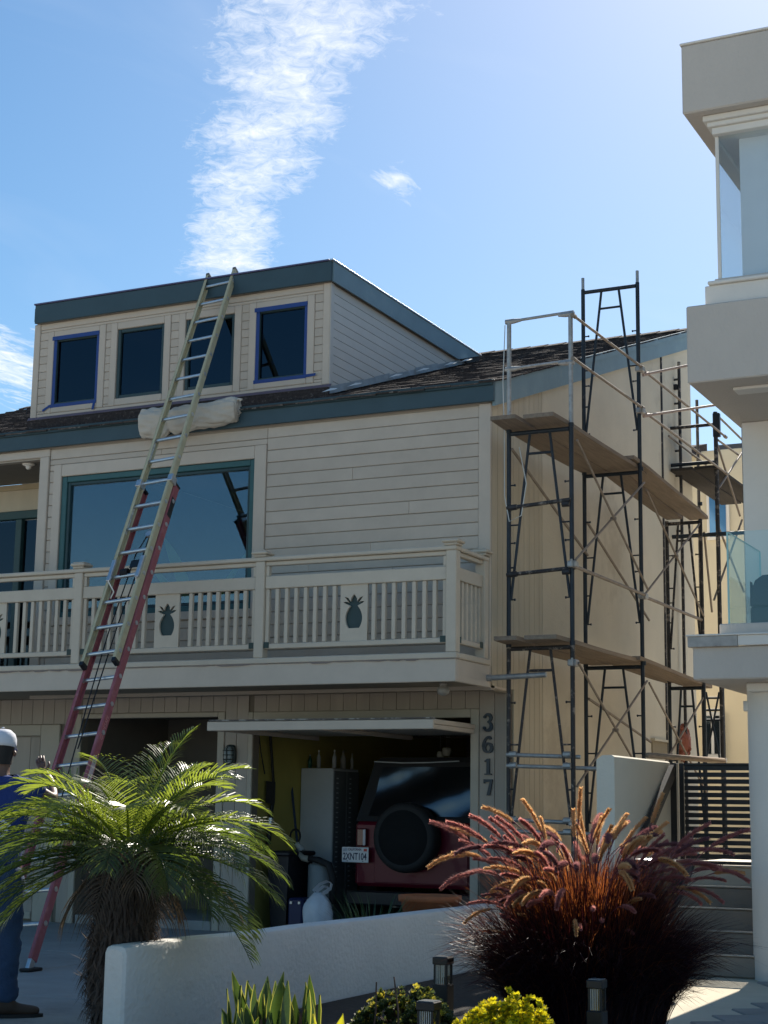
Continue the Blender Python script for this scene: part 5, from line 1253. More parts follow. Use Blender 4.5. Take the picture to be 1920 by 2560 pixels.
    t0, t1, t2 = wallpt(676, 1840), wallpt(684, 1960), wallpt(680, 2000)
    MB().tube([t0, t1, t2], .016, 8).build('handle', DK, s)
    bl = wallpt(664, 1938); be = wallpt(668, 1985)
    mb = MB(); 
    for k in range(5):
        u = k/4; yb_ = t2.y
        mb.v += [Vector((wx-.02, t2.y-.10+.01*sin(u*3), t1.z+.03-.22*u)), Vector((wx+.03, t2.y, t1.z+.02-.24*u)), Vector((wx-.02, t2.y+.10, t1.z+.03-.22*u))]
    for k in range(4):
        for q in range(2): mb.f.append((k*3+q, k*3+q+1, k*3+q+4, k*3+q+3))
    mb.build('blade', DK, s)
    s = thing('rake_handle', wallpt(672, 2090), 'black pole tool hanging below the shovel on the yellow wall', 'tool')
    MB().tube([wallpt(683, 1995), wallpt(676, 2050), wallpt(671, 2110)], [.02, .024, .028], 8).build('pole', DK, s)
    MB().tube([wallpt(677, 2045), wallpt(676, 2060)], [.034, .034], 8).build('collar', ALU, s)
    s = thing('hanging_cord', wallpt(655, 1900), 'thin dark strap looped on the yellow garage wall', 'strap')
    MB().tube([wallpt(645, 1840), wallpt(652, 1880), wallpt(662, 1935)], .007, 6).build('strap', DK, s)
    # broom leaning beside the locker
    p0, p1 = onY(744, 2120, 15.3), onY(728, 1955, 15.62)
    br = thing('pole_trimmer', (p0.x, 15.3, fz), 'blue-handled string trimmer leaning beside the locker', 'tool')
    MB().tube([Vector((p0.x+.02, 15.2, fz+.2)), p0, p1], .014, 8).build('shaft', mat('trimmer_blue', (0.03, 0.05, 0.10), 0.5), br)
    MB().tube([p1-(p1-p0)*.02, p1+(p1-p0)*.03], .02, 8).build('grip', mat('trimmer_tip', (0.45, 0.45, 0.42), 0.5), br)
    hp_ = onY(738, 2090, 15.3); MB().tube([hp_+Vector((.06*cos(t), 0, .07*sin(t))) for t in [2*pi*k/12 for k in range(13)]], .012, 6, False).build('loop_handle', DK, br)
    MB().tube([onY(742, 2110, 15.28), onY(757, 2128, 15.26)], .03, 8).build('head', mat('trimmer_white', (0.4, 0.42, 0.42), 0.5), br)
    # bins, bucket, hose, bag
    q = onY(672, 2260, 14.75)
    bn = thing('wheelie_bin', (q.x, 14.9, fz), 'black wheeled rubbish bin inside the garage mouth', 'bin')
    BB = mat('bin_black', (0.012, 0.013, 0.018), 0.5, 0.15, 6); zt = onY(672, 2140, 14.75).z
    mb = MB(); x0, x1 = -8.62, onY(715, 2260, 14.75).x
    mb.add([(x0+.04, 14.82, fz), (x1-.04, 14.82, fz), (x1-.04, 15.25, fz), (x0+.04, 15.25, fz), (x0, 14.78, zt), (x1, 14.78, zt), (x1, 15.3, zt), (x0, 15.3, zt)], [(0, 1, 2, 3), (4, 5, 6, 7), (0, 1, 5, 4), (1, 2, 6, 5), (2, 3, 7, 6), (3, 0, 4, 7)])
    mb.build('tub', BB, bn); bx('lid', BB, bn, x0-.02, x1+.02, 14.74, 15.33, zt+.002, zt+.05, c=.015)
    x0, x1 = onY(716, 2280, 14.7).x, onY(756, 2280, 14.7).x; zt = onY(730, 2245, 14.7).z
    bn = thing('recycling_bin', ((x0+x1)/2, 14.8, fz), 'dark blue recycling tub with white handles beside the rubbish bin', 'bin')
    bx('tub', mat('bin_blue', (0.012, 0.016, 0.07), 0.5, 0.1), bn, x0+.01, x1, 14.7, 15.0, fz, zt, c=.02)
    for x in (x0+.04, x1-.05): bx('handle', ALU, bn, x, x+.03, 14.685, 14.699, zt-.06, zt-.03, c=.004)
    c = onY(795, 2190, 15.0)
    bk = thing('white_drum', (c.x, 15.05, fz), 'pale round plastic drum behind the white bag', 'drum')
    MB().lathe([(.12, fz), (.135, fz+.05), (.135, onY(795, 2160, 15).z-.02), (.12, onY(795, 2160, 15).z), (.01, onY(795, 2160, 15).z+.005)], 22, Matrix.Translation((c.x-.02, 15.1, 0))).build('drum_body', mat('drum_white', (0.20, 0.225, 0.23), 0.5, 0.1, 4), bk, True)
    MB().tube([onY(772, 2146, 14.98), onY(795, 2150, 14.95), onY(822, 2162, 14.93), onY(832, 2195, 14.93), onY(832, 2260, 14.95)], [.028, .034, .038, .038, .038], 12).build('hose', RUBBER, bk, True, label='thick black hose elbow over the drum')
    MB().tube([onY(744, 2130, 14.98), onY(757, 2145, 14.98), onY(772, 2148, 14.98)], [.02, .034, .034], 10).build('hose_cuff', mat('hose_tan', (0.3, 0.29, 0.24), 0.6), bk, True)
    # knotted carrier bag
    c = onY(795, 2290, 14.3); wv_ = .135; zt = onY(795, 2232, 14.3).z; zb = gz(14.3)+.02
    bg = thing('carrier_bag', (c.x, 14.3, zb), 'white knotted plastic carrier bag on the drive at the garage mouth', 'bag')
    BG = mat('bag_plastic', (0.80, 0.82, 0.86), 0.35, 0.05, 8, 0.5, 22, trans=0.25, transcol=(.7, .7, .75))
    mb = MB(); nr, nz = 24, 12; rng = random.Random(8)
    for i in range(nz+1):
        t = i/nz; r = wv_*(.85+.25*sin(pi*min(t*1.1, 1)))*(1 if t < .8 else 1-.62*((t-.8)/.2)**1.2)
        for k in range(nr):
            a = 2*pi*k/nr; rr = r*(1+.07*sin(5*a+t*4)+.05*sin(9*a-t*9)*(t+.3)); mb.v.append(Vector((c.x+rr*cos(a), 14.3+rr*.8*sin(a), zb+(zt-zb)*t+.006*sin(7*a+i))))
    for i in range(nz):
        for k in range(nr): mb.f.append((i*nr+k, i*nr+(k+1) % nr, (i+1)*nr+(k+1) % nr, (i+1)*nr+k))
    mb.f += [tuple(reversed(range(nr))), tuple(nz*nr+k for k in range(nr))]
    mb.build('sack', BG, bg, True)
    for pts in ([(783, 2228), (800, 2210), (818, 2203), (829, 2208), (826, 2222), (808, 2232)], [(790, 2230), (808, 2216), (822, 2218), (818, 2230), (804, 2236)]):
        mb = MB(); P_ = [onY(x, y, 14.28) for x, y in pts]
        for i, p in enumerate(P_): mb.v += [p+Vector((0, -.022, .012)), p+Vector((0, .022, -.012))]
        for i in range(len(P_)-1): mb.f.append((2*i, 2*i+1, 2*i+3, 2*i+2))
        mb.build('handle', BG, bg, True)
    # clutter hung at the upper right
    for k, (px, py, lab) in enumerate(((1117, 1880, 'white paper cup hung under the garage ceiling'), (1101, 1888, 'crumpled clear bag hung under the garage ceiling'), (1122, 1945, 'pale rag hanging behind the soft top'))):
        c = onY(px, py, 16.2+.1*k); o = MB(); rng = random.Random(k)
        for i in range(7):
            for q_ in range(10):
                a = 2*pi*q_/10; t = i/6; r = (.05, .04, .035)[k]*(.5+.6*sin(pi*(.15+.8*t)))*rng.uniform(.8, 1.15); o.v.append(c+Vector((r*cos(a), r*.7*sin(a), ((.09, .08, .24)[k])*(.5-t))))
        for i in range(6):
            for q_ in range(10): o.f.append((i*10+q_, i*10+(q_+1) % 10, (i+1)*10+(q_+1) % 10, (i+1)*10+q_))
        o.f += [tuple(range(10)), tuple(60+q_ for q_ in range(10))]
        o.tube([c+Vector((0, 0, .04)), Vector((c.x, c.y, 2.42))], .002, 4)
        tag(o.build(('paper_cup', 'clear_bag', 'rag')[k], mat('clutter_pale', (0.5, 0.5, 0.46), 0.5, 0.2, 10), None, True), lab, ('cup', 'bag', 'rag')[k])
    # light fitting, unlit
    a = onY(840, 1842, 16.3); b = onY(975, 1842, 16.3)
    ft = thing('fluorescent_fitting', ((a.x+b.x)/2, 16.3, 2.26), 'unlit tube light fitting under the garage joists', 'light fitting')
    bx('housing', mat('fitting_grey', (0.3, 0.3, 0.3), 0.5), ft, a.x, b.x, 16.24, 16.36, 2.235, 2.278); MB().tube([(a.x+.03, 16.3, 2.22), (b.x-.03, 16.3, 2.22)], .013, 8).build('tube', mat('tube_white', (0.6, 0.6, 0.6), 0.3), ft)
garage_things()

# ------------------------------------------------------------------ plants
def blade(mb, base, az, length, lean, curl, w, seg=4, tip=0.0, twist=0.0):
    """an arching strip leaf: starts along lean from vertical, bends by curl over its length"""
    p = Vector(base); a = lean; d2 = Vector((cos(az), sin(az), 0)); side = Vector((-sin(az), cos(az), 0)); o = len(mb.v)
    st = length/seg
    for i in range(seg+1):
        t = i/seg; ww = w*(1-t)**.6*(.55+.45*min(1, t*4)) if i < seg else w*tip
        s2 = side*cos(twist*t)+(d2*cos(a)-Vector((0, 0, 1))*sin(a))*sin(twist*t)
        mb.v += [p-s2*ww/2, p+s2*ww/2]
        dirn = d2*sin(a)+Vector((0, 0, cos(a))); p = p+dirn*st; a += curl/seg*(.35+1.3*t)
    for i in range(seg): mb.f.append((o+2*i, o+2*i+1, o+2*i+3, o+2*i+2))
    return p

def palm():
    rng = random.Random(21)
    base = onY(292, 2560, 7.95); top = onY(322, 2120, 7.95)
    bx_, tz = base.x, top.z
    pt = thing('palm_tree', (bx_, 7.95, gz(8)), 'short feathery palm with shaggy trunk beside the white garden wall', 'palm')
    TR = mat('palm_trunk', (0.06, 0.048, 0.042), 0.95, 0.35, 12, 0.9, 40); FIB = mat('palm_fibre', (0.085, 0.065, 0.055), 0.9, 0.4, 20, rnd=0.2, trans=0.15, transcol=(.2, .14, .1))
    z0 = gz(8)
    ts = MB(); pts, rad = [], []
    for k in range(12):
        t = k/11; pts.append(Vector((bx_+(top.x-bx_)*t, 7.95, z0+(tz-.02-z0)*t))); rad.append(.125+.055*sin(pi*t**.8)*1.0+.012*sin(k*5))
    ts.tube(pts, rad, 18); ts.build('trunk', TR, pt, True)
    fb = MB()
    for i in range(2600):
        t = rng.random()**.8; a = rng.uniform(0, 2*pi); k = min(int(t*11), 10); c = pts[k].lerp(pts[k+1], t*11-k); r = rad[k]
        b = c+Vector((cos(a)*r*.95, sin(a)*r*.95, 0)); L = rng.uniform(.06, .16)*(1.5 if t > .75 else 1)
        out = Vector((cos(a+rng.uniform(-.7, .7)), sin(a+rng.uniform(-.7, .7)), 0)); dn = Vector((0, 0, -1 if rng.random() < .75 else .6)); d = (out*rng.uniform(.15, .8)+dn*rng.uniform(.5, 1)).normalized()
        w = rng.uniform(.003, .012); sd = Vector((-sin(a), cos(a), 0))*w
        m_ = b+d*L*.55+out*.012; e = b+d*L+Vector((0, 0, -.01))
        o = len(fb.v); fb.v += [b-sd, b+sd, m_+sd*.7, m_-sd*.7, e]; fb.f += [(o, o+1, o+2, o+3), (o+3, o+2, o+4)]
    f = fb.build('trunk_fibre', FIB, pt); f['kind'] = 'stuff'
    GR = mat('palm_green', (0.065, 0.11, 0.02), 0.34, 0.35, 5, rnd=0.3, trans=0.48, transcol=(0.38, 0.46, 0.05), spec=0.6)
    GD = mat('palm_deep_green', (0.030, 0.052, 0.020), 0.36, 0.35, 5, rnd=0.3, trans=0.40, transcol=(0.20, 0.28, 0.03), spec=0.6)
    DRY = mat('palm_dry', (0.075, 0.058, 0.045), 0.8, 0.3, 8, rnd=0.35, trans=0.22, transcol=(0.25, 0.17, 0.09))
    def frond(az, el, length, droop, mt, n=40, spread=1.0, lw=.0080, ll=.29, drop=0.35):
        """rachis from the crown; leaflets in a shallow V down both sides"""
        mb = MB(); d = Vector((cos(az)*cos(el), sin(az)*cos(el), sin(el))); p = Vector((top.x, 7.95, tz-.02))+Vector((cos(az), sin(az), 0))*.05
        P = [p.copy()]; seg = 22; e = el
        for i in range(seg):
            e -= droop/seg*(0.35+1.3*i/seg); q = Vector((cos(az)*cos(e), sin(az)*cos(e), sin(e))); p = p+q*length/seg; P.append(p.copy())
        mb.tube(P, [.011*(1-.85*i/seg) for i in range(seg+1)], 5)
        for i in range(n):
            t = .16+.84*(i+.5)/n; f = t*seg; k = min(int(f), seg-1); b = P[k].lerp(P[k+1], f-k); tg = (P[min(k+1, seg)]-P[k]).normalized()
            sd = tg.cross(Vector((0, 0, 1)));
            if sd.length < .05: sd = Vector((-sin(az), cos(az), 0))
            sd.normalize(); up = sd.cross(tg).normalized()
            L = ll*(sin(pi*min(1, .18+.86*t))**.55)*rng.uniform(.82, 1.1)*spread
            for s in (-1, 1):
                fw = .35+.75*t; ld = (sd*s*1.0+tg*fw+up*rng.uniform(.12, .5)).normalized()
                w = lw*rng.uniform(.8, 1.2); wd = ld.cross(up).normalized()
                wd = (wd*cos(.6*s)+up*sin(.6*s)).normalized()*w/2
                o = len(mb.v); m1 = b+ld*L*.4+Vector((0, 0, -L*drop*.07)); m2 = b+ld*L*.75+Vector((0, 0, -L*drop*.32)); e_ = b+ld*L*.98+Vector((0, 0, -L*drop*.8))
                mb.v += [b-wd*.6, b+wd*.6, m1+wd, m1-wd, m2+wd*.75, m2-wd*.75, e_]
                mb.f += [(o, o+1, o+2, o+3), (o+3, o+2, o+4, o+5), (o+5, o+4, o+6)]
        return mb.build('frond', mt, pt)
    R_ = radians
    va = R_(26.4)                                    # image right in world = angle va from +X
    spec = []
    # (image azimuth: 0 = right, 90 = away, 180 = left, 270 = towards the camera)
    for (ia, el, L, dr, kind) in ((35, 80, .92, .75, 0), (70, 74, .95, .9, 0), (120, 70, 1.0, 1.2, 0), (5, 64, 1.0, 1.25, 0), (330, 62, .95, 1.35, 0), (165, 66, 1.0, 1.5, 0), (190, 62, 1.0, 1.7, 0), (250, 70, .8, 1.5, 0), (45, 58, 1.0, 1.4, 0), (100, 60, 1.0, 1.4, 0), (355, 34, 1.1, 1.5, 0), (182, 36, 1.1, 1.6, 0), (25, 22, 1.05, 1.3, 1), (155, 20, 1.05, 1.3, 1), (345, 4, 1.12, 1.0, 1), (200, 2, 1.1, 1.0, 1), (335, -20, 1.15, .8, 1), (180, -18, 1.0, .8, 1), (20, 72, .80, 1.0, 0), (60, 66, .85, 1.1, 0), (150, 60, .95, 1.7, 0), (175, 48, 1.0, 1.9, 0), (200, 52, .95, 2.0, 0), (8, 50, .95, 1.55, 0), (345, 40, 1.0, 1.75, 0), (315, 56, .75, 1.7, 0), (235, 55, .8, 1.8, 0), (275, 62, .62, 1.6, 0),
            (180, 22, 1.05, 1.35, 1), (192, 8, 1.05, 1.25, 1), (168, 30, 1.0, 1.5, 1), (215, 20, .9, 1.3, 1), (265, 25, .7, 1.6, 1), (300, 15, .8, 1.5, 1), (330, 24, .95, 1.4, 1), (352, 14, 1.08, 1.15, 1), (10, 28, 1.0, 1.4, 1), (40, 35, .9, 1.6, 1), (85, 45, .9, 1.6, 1), (110, 30, .95, 1.6, 1), (135, 38, .95, 1.7, 1), (75, 15, .9, 1.3, 1),
            (340, -12, 1.05, .85, 1), (205, -10, 1.0, .9, 1), (186, -4, 1.05, .9, 1), (322, -4, .8, 1.2, 1), (285, 2, .5, 1.4, 2), (15, -10, .85, 1.0, 2), (255, -28, .55, .8, 2), (310, -34, .55, .7, 2), (195, -38, .6, .7, 2), (350, -42, .5, .6, 2)):
        mt = (GR, GD, DRY)[kind]
        o = frond(R_(ia+rng.uniform(-4, 4))+va, R_(el), L*rng.uniform(.92, 1.05)*.92, dr, mt, n=rng.randint(38, 46) if kind < 2 else 18, spread=(1.0, .95, .75)[kind], drop=(.3, .55, 1.3)[kind])
        if kind == 2: o['label'] = 'dry brown drooping frond'
palm()

def fountain_grass():
    rng = random.Random(33); c = onY(1470, 2420, 9.0); c.z = gz(9)+.03
    g = thing('fountain_grass', c, 'large dark purple fountain grass with pink fuzzy plumes', 'grass')
    BL = mat('purple_blade', (0.014, 0.005, 0.009), 0.5, 0.4, 6, trans=0.22, transcol=(0.12, 0.018, 0.016), spec=0.3)
    BL2 = mat('bronze_blade', (0.045, 0.016, 0.012), 0.42, 0.4, 6, trans=0.45, transcol=(0.50, 0.15, 0.035), spec=0.45)  # lit copy of the blade, sun on the crown put into its colour
    mb, m2 = MB(), MB()
    for i in range(12000):
        a = rng.uniform(0, 2*pi); r = .40*rng.random()**.5; b = c+Vector((r*cos(a), r*sin(a), 0))
        az = a+rng.uniform(-.8, .8); inner = r < .27; t = m2 if (rng.random() < (.42 if inner else .06)) else mb
        L = rng.uniform(.75, 1.14) if inner else rng.uniform(.5, .98)
        blade(t, b, az, L, rng.uniform(.0, .10)+.30*(r/.5)*rng.uniform(.2, 1.1), rng.uniform(.2, 1.3) if inner else rng.uniform(.9, 3.1), rng.uniform(.005, .0095), 5, 0, rng.uniform(-1, 1))
    o = mb.build('blades', BL, g); o['kind'] = 'stuff'; o = m2.build('sunlit_blades', BL2, g); o['kind'] = 'stuff'
    PM = [mat('plume_pink', (0.36, 0.16, 0.16), 0.7, 0.25, 10, trans=0.6, transcol=(0.72, 0.32, 0.27)), mat('plume_tan', (0.50, 0.33, 0.18), 0.7, 0.25, 10, trans=0.65, transcol=(0.95, 0.62, 0.30)), mat('plume_mauve', (0.20, 0.09, 0.10), 0.7, 0.25, 10, trans=0.5, transcol=(0.42, 0.18, 0.18))]
    CORE = mat('plume_core', (0.18, 0.05, 0.06), 0.7, 0.2, 8)
    def plume_mesh(H, lean, curl, hl, seed, pm):
        rr = random.Random(seed); mb = MB(); P = []; p = Vector((0, 0, 0)); a = lean; seg = 30
        for i in range(seg+1):
            P.append(p.copy()); t = i/seg; p = p+Vector((sin(a), 0, cos(a)))*(H/seg); a += curl/seg*(.15 if t < .55 else 2.6)
        hs = int(seg*(1-hl/H))
        mb.tube(P, [.0022 if i < hs else .0038*(1-.7*(i-hs)/(seg-hs)) for i in range(seg+1)], 4)
        nf0 = len(mb.f)
        for i in range(420):
            t = hs+(seg-hs)*rr.random(); k = min(int(t), seg-1); b = P[k].lerp(P[k+1], t-k); tg = (P[k+1]-P[k]).normalized()
            u = (t-hs)/(seg-hs); L = .026*(sin(pi*min(1, .12+.83*u))**.5)*rr.uniform(.7, 1.15)
            s = Vector((rr.gauss(0, 1), rr.gauss(0, 1), rr.gauss(0, 1))); s = (s-tg*s.dot(tg)).normalized(); d = (s*.85+tg*.8).normalized(); w = d.cross(tg).normalized()*.0011
            o = len(mb.v); mb.v += [b-w, b+w, b+d*L]; mb.f.append((o, o+1, o+2))
        for i in range(240):                        # plump seed core
            t = hs+(seg-hs)*rr.random()*.97; k = min(int(t), seg-1); b = P[k].lerp(P[k+1], t-k); tg = (P[k+1]-P[k]).normalized()
            s = Vector((rr.gauss(0, 1), rr.gauss(0, 1), rr.gauss(0, 1))); s = (s-tg*s.dot(tg)).normalized(); d = (s*.7+tg).normalized(); w = d.cross(s).normalized()*.0022
            o = len(mb.v); mb.v += [b-w*1.5, b+w*1.5, b+d*.017+w*.8, b+d*.017-w*.8]; mb.f.append((o, o+1, o+2, o+3))
        me = bpy.data.meshes.new('plume'); me.from_pydata(mb.v, [], mb.f); me.materials.append(CORE); me.materials.append(pm)
        for i, q in enumerate(me.polygons): q.material_index = 1 if i >= nf0 else 0
        me.update(); return me
    var = []
    for k in range(20): var.append(plume_mesh(1.0, rng.uniform(.0, .26) if k % 5 else rng.uniform(.22, .32), rng.uniform(.6, 1.9), rng.uniform(.12, .18), 50+k, PM[(1, 0, 2, 0, 1, 0, 2)[k % 7]]))
    upr = [plume_mesh(1.0, rng.uniform(0, .12), rng.uniform(.3, 1.7), rng.uniform(.11, .17), 90+k, PM[(1, 0, 1, 1)[k % 4]]) for k in range(6)]
    for i in range(190):
        a = rng.uniform(0, 2*pi); me = var[rng.randrange(20)]; s = rng.uniform(1.15, 1.48) if i < 95 else rng.uniform(.75, 1.15) if i < 150 else rng.uniform(1.2, 1.42)
        if i >= 150: me = upr[i % len(upr)]
        r = .25*rng.random()**.6
        o = put('plume', me, g, (c.x+r*cos(a), c.y+r*sin(a), c.z), (rng.uniform(-.05, .05), rng.uniform(-.12, .05), a+rng.uniform(-.6, .6))); o.scale = (s, s, s)
fountain_grass()

def low_plants():
    rng = random.Random(5)
    GL = mat('snake_leaf', (0.045, 0.085, 0.030), 0.4, 0.35, 14, rnd=0.25, trans=0.2, transcol=(0.15, 0.25, 0.03), stretch=(1, 1, 4)); YE = mat('snake_margin', (0.42, 0.42, 0.10), 0.4, 0.15, 8, trans=0.35, transcol=(.7, .65, .1)); BR = mat('snake_dry', (0.10, 0.055, 0.04), 0.7, 0.3, 8); YL = mat('snake_yellow', (0.42, 0.40, 0.03), 0.4, 0.2, 8, trans=0.5, transcol=(.8, .75, .03))
    def leaf_mesh(H, w, bend, mats, seed):
        rr = random.Random(seed); mb = MB(); n = 9; idx = []
        for i in range(n+1):
            t = i/n; ww = w*(.75+.5*sin(pi*min(.85, t)*.9))*(1 if t < .72 else max(0.02, 1-((t-.72)/.28)**1.5)); x = bend*t*t; tw = .5*t*rr.uniform(.8, 1.2)
            for s, dy in ((-1, .01), (-.86, .004), (0, -.006), (.86, .004), (1, .01)): mb.v.append(Vector((x+ww/2*s*cos(tw), dy+ww/2*s*sin(tw), H*t)))
        for i in range(n):
            for k in range(4): mb.f.append((i*5+k, i*5+k+1, i*5+6+k, i*5+5+k)); idx.append(1 if k in (0, 3) else 0)
        me = bpy.data.meshes.new('leaf'); me.from_pydata(mb.v, [], mb.f); [me.materials.append(q) for q in mats]
        for p, q in zip(me.polygons, idx): p.material_index = q; p.use_smooth = True
        me.update(); return me
    vs = [leaf_mesh(.40+.04*k, .064+.008*(k % 3), .02*(k-3), (GL, YE), k) for k in range(7)]+[leaf_mesh(.44, .05, .06, (BR, BR), 9)]
    ye = [leaf_mesh(.50, .075, .015, (YL, YE), 20), leaf_mesh(.46, .065, -.02, (YL, YE), 21)]
    def snake(px, py, Y, n, lab, meshes, rad, sc, zb):
        c = onY(px, py, Y); t = thing('snake_plant', (c.x, Y, zb), lab, 'plant', 'snake plants by the white wall')
        for i in range(n):
            a = rng.uniform(0, 2*pi); r = rad*rng.random()**.5; me = meshes[rng.randrange(len(meshes))]; s = sc*rng.uniform(.72, 1.08)
            o = put('leaf', me, t, (c.x+r*cos(a)*1.3, Y+r*sin(a), zb), (rng.uniform(-.16, .16), rng.uniform(-.2, .2), rng.uniform(0, 6.28))); o.scale = (s, s, s)
    snake(690, 2540, 7.45, 66, 'dense clump of green snake plant with yellow leaf margins before the white wall', vs, .20, .70, .11)
    snake(805, 2560, 7.1, 7, 'small bright yellow clump of snake plant beside the bigger green one', ye, .07, .68, .11)
    # succulent shrubs built of small rosettes
    def shrub(px, py, Y, rx, rz, lab, tipcol, leafcol, n, seed, tipfrac):
        rr = random.Random(seed); top = onY(px, py, Y); zb = gz(Y)+.09; c = Vector((top.x, Y, zb)); H = top.z-zb
        s = thing('shrub', c, lab, 'shrub', 'rounded succulent shrubs in the planting bed')
        LF = mat('shrub_leaf%d' % seed, leafcol, 0.4, 0.3, 12, trans=0.3, transcol=tuple(min(1, q*3) for q in leafcol)); TP = mat('shrub_tip%d' % seed, tipcol, 0.4, 0.25, 12, trans=0.4, transcol=tuple(min(1, q*1.6) for q in tipcol))
        a, b = MB(), MB(); st = MB()
        for i in range(n):
            th = rr.uniform(0, 2*pi); ph = math.acos(rr.uniform(-.1, 1)); lump = 1+.16*sin(3*th+seed)+.10*sin(7*th+ph*5)
            d = Vector((cos(th)*sin(ph), sin(th)*sin(ph), cos(ph))); q = c+Vector((d.x*rx*lump, d.y*rx*lump, d.z*H*lump*.98))*rr.uniform(.90, 1.0)
            nrm = (d+Vector((0, 0, .6))).normalized(); t1 = nrm.orthogonal().normalized(); t2 = nrm.cross(t1)
            tip = rr.random() < tipfrac*(.25+.9*max(0, d.z))
            for k in range(9):
                an = k*2.4; op = .35+.09*k; L = rr.uniform(.018, .032); dirn = (nrm*cos(op)+(t1*cos(an)+t2*sin(an))*sin(op)).normalized(); sd = dirn.cross(nrm).normalized()*L*.38; cup = nrm*L*.12
                tg = b if (tip and k < 7) else a; o = len(tg.v); tg.v += [q, q+dirn*L*.6-sd+cup, q+dirn*L+cup, q+dirn*L*.6+sd+cup]; tg.f.append((o, o+1, o+2, o+3))
        for i in range(60):
            th = rr.uniform(0, 2*pi); r = rr.random()**.5; st.tube([c+Vector((.04*cos(th), .04*sin(th), 0)), c+Vector((rx*.8*r*cos(th), rx*.8*r*sin(th), H*.8*math.sqrt(1-r*r*.8)))], [.006, .003], 4)
        o = a.build('leaves', LF, s); o['kind'] = 'stuff'; o = b.build('yellow_tips', TP, s); o['kind'] = 'stuff'; o = st.build('stems', BR, s); o['kind'] = 'stuff'
    shrub(1270, 2515, 7.5, .27, .4, 'bright yellow-green rounded succulent shrub in front of the purple grass', (0.68, 0.56, 0.015), (0.15, 0.18, 0.02), 1900, 2, 1.6)
    shrub(1030, 2490, 8.05, .28, .4, 'dark green rounded succulent shrub with few yellow tips before the white wall', (0.45, 0.38, 0.04), (0.045, 0.06, 0.018), 1500, 3, .22)
    # dry stalks
    for k, (a, b_, lab) in enumerate((((925, 2560), (941, 2455), 'thin dark dry stalk standing between snake plant and dark shrub'), ((1000, 2520), (985, 2442), 'short bent dry stalk rising from the dark shrub'))):
        p, q = onY(*a, 7.8), onY(*b_, 7.8); p.z = .12
        tag(MB().tube([p, p.lerp(q, .6)+Vector((.012, 0, 0)), q], [.006, .005, .004], 5).build('dry_stalk', BR), lab, 'stalk')
    # strappy green plants and flower pot behind the wall
    GS = mat('strap_leaf', (0.045, 0.085, 0.035), 0.4, 0.35, 6, trans=0.25, transcol=(.12, .22, .05))
    for (px, py, Y, n, L, lab) in ((930, 2300, 12.0, 150, .62, 'tufted green strap-leaf plant behind the white garden wall'), (800, 2330, 11.0, 70, .42, 'low green strap-leaf tuft at the foot of the carrier bag')):
        c = onY(px, py, Y); c.z = gz(Y)+.02; mb = MB(); t = thing('strap_leaf_plant', c, lab, 'plant', 'tufted plants behind the garden wall')
        for i in range(n): a = rng.uniform(0, 6.28); blade(mb, c+Vector((.1*cos(a), .1*sin(a), 0)), a+rng.uniform(-.6, .6), L*rng.uniform(.6, 1.15), rng.uniform(.05, .6), rng.uniform(.4, 1.5), .014, 6)
        mb.build('foliage', GS, t)['kind'] = 'stuff'
    c = onY(1075, 2255, 12.6); zt = onY(1075, 2238, 12.6).z
    p = thing('flower_pot', (c.x, 12.6, gz(12.6)), 'orange terracotta trough pot behind the end of the white wall', 'pot')
    TC = MATS['terracotta']
    MB().lathe([(.16, gz(12.6)+.02), (.24, zt-.05), (.26, zt-.05), (.265, zt), (.235, zt), (.22, zt-.06)], 26, Matrix.Translation((c.x, 12.6, 0))).build('pot_body', mat('pot_orange', (0.42, 0.13, 0.05), 0.8, 0.15, 8), p, True)
    MB().lathe([(.222, zt-.05), (.222, zt-.03)], 20, Matrix.Translation((c.x, 12.6, 0))).build('potting_soil', MATS['soil'], p)
    # plant added behind the picture window to stand in for a reflected leaf
    c = Vector((onY(500, 1400, 14.28).x, 14.28, 2.80)); ip = thing('reflection_plant', c, 'broad-leaved plant added behind the picture window in place of a reflected leaf', 'plant')
    PL = mat('banana_leaf', (0.22, 0.32, 0.10), 0.4, 0.2, 5, trans=0.3, transcol=(.3, .45, .08))
    def bleaf(base, az, H, lean, w):
        mb = MB(); n = 12; p = Vector(base); a = lean; side = Vector((-sin(az), cos(az), 0))
        pts = []
        for i in range(n+1):
            t = i/n; ww = .012 if t < .42 else w*sin(pi*min(1, (t-.42)/.58*.93+.05))**.7
            pts.append((p.copy(), ww)); p = p+Vector((cos(az)*sin(a), sin(az)*sin(a), cos(a)))*H/n; a += .05
        for q, ww in pts: mb.v += [q-side*ww, q+Vector((0, .01, 0)), q+side*ww]
        for i in range(n): mb.f += [(i*3, i*3+1, i*3+4, i*3+3), (i*3+1, i*3+2, i*3+5, i*3+4)]
        mb.build('leaf', PL, ip, True)
    bleaf(c, 2.9, 1.55, .10, .10); bleaf(c, 3.0, 1.42, .28, .08); bleaf(c, .2, 1.42, .16, .08); bleaf(c, .1, 1.35, .32, .07)
    MB().lathe([(.12, 2.785), (.15, 3.05), (.16, 3.06), (.14, 3.0)], 18, Matrix.Translation((c.x, c.y, 0))).build('pot', BLACK, ip, True)
low_plants()

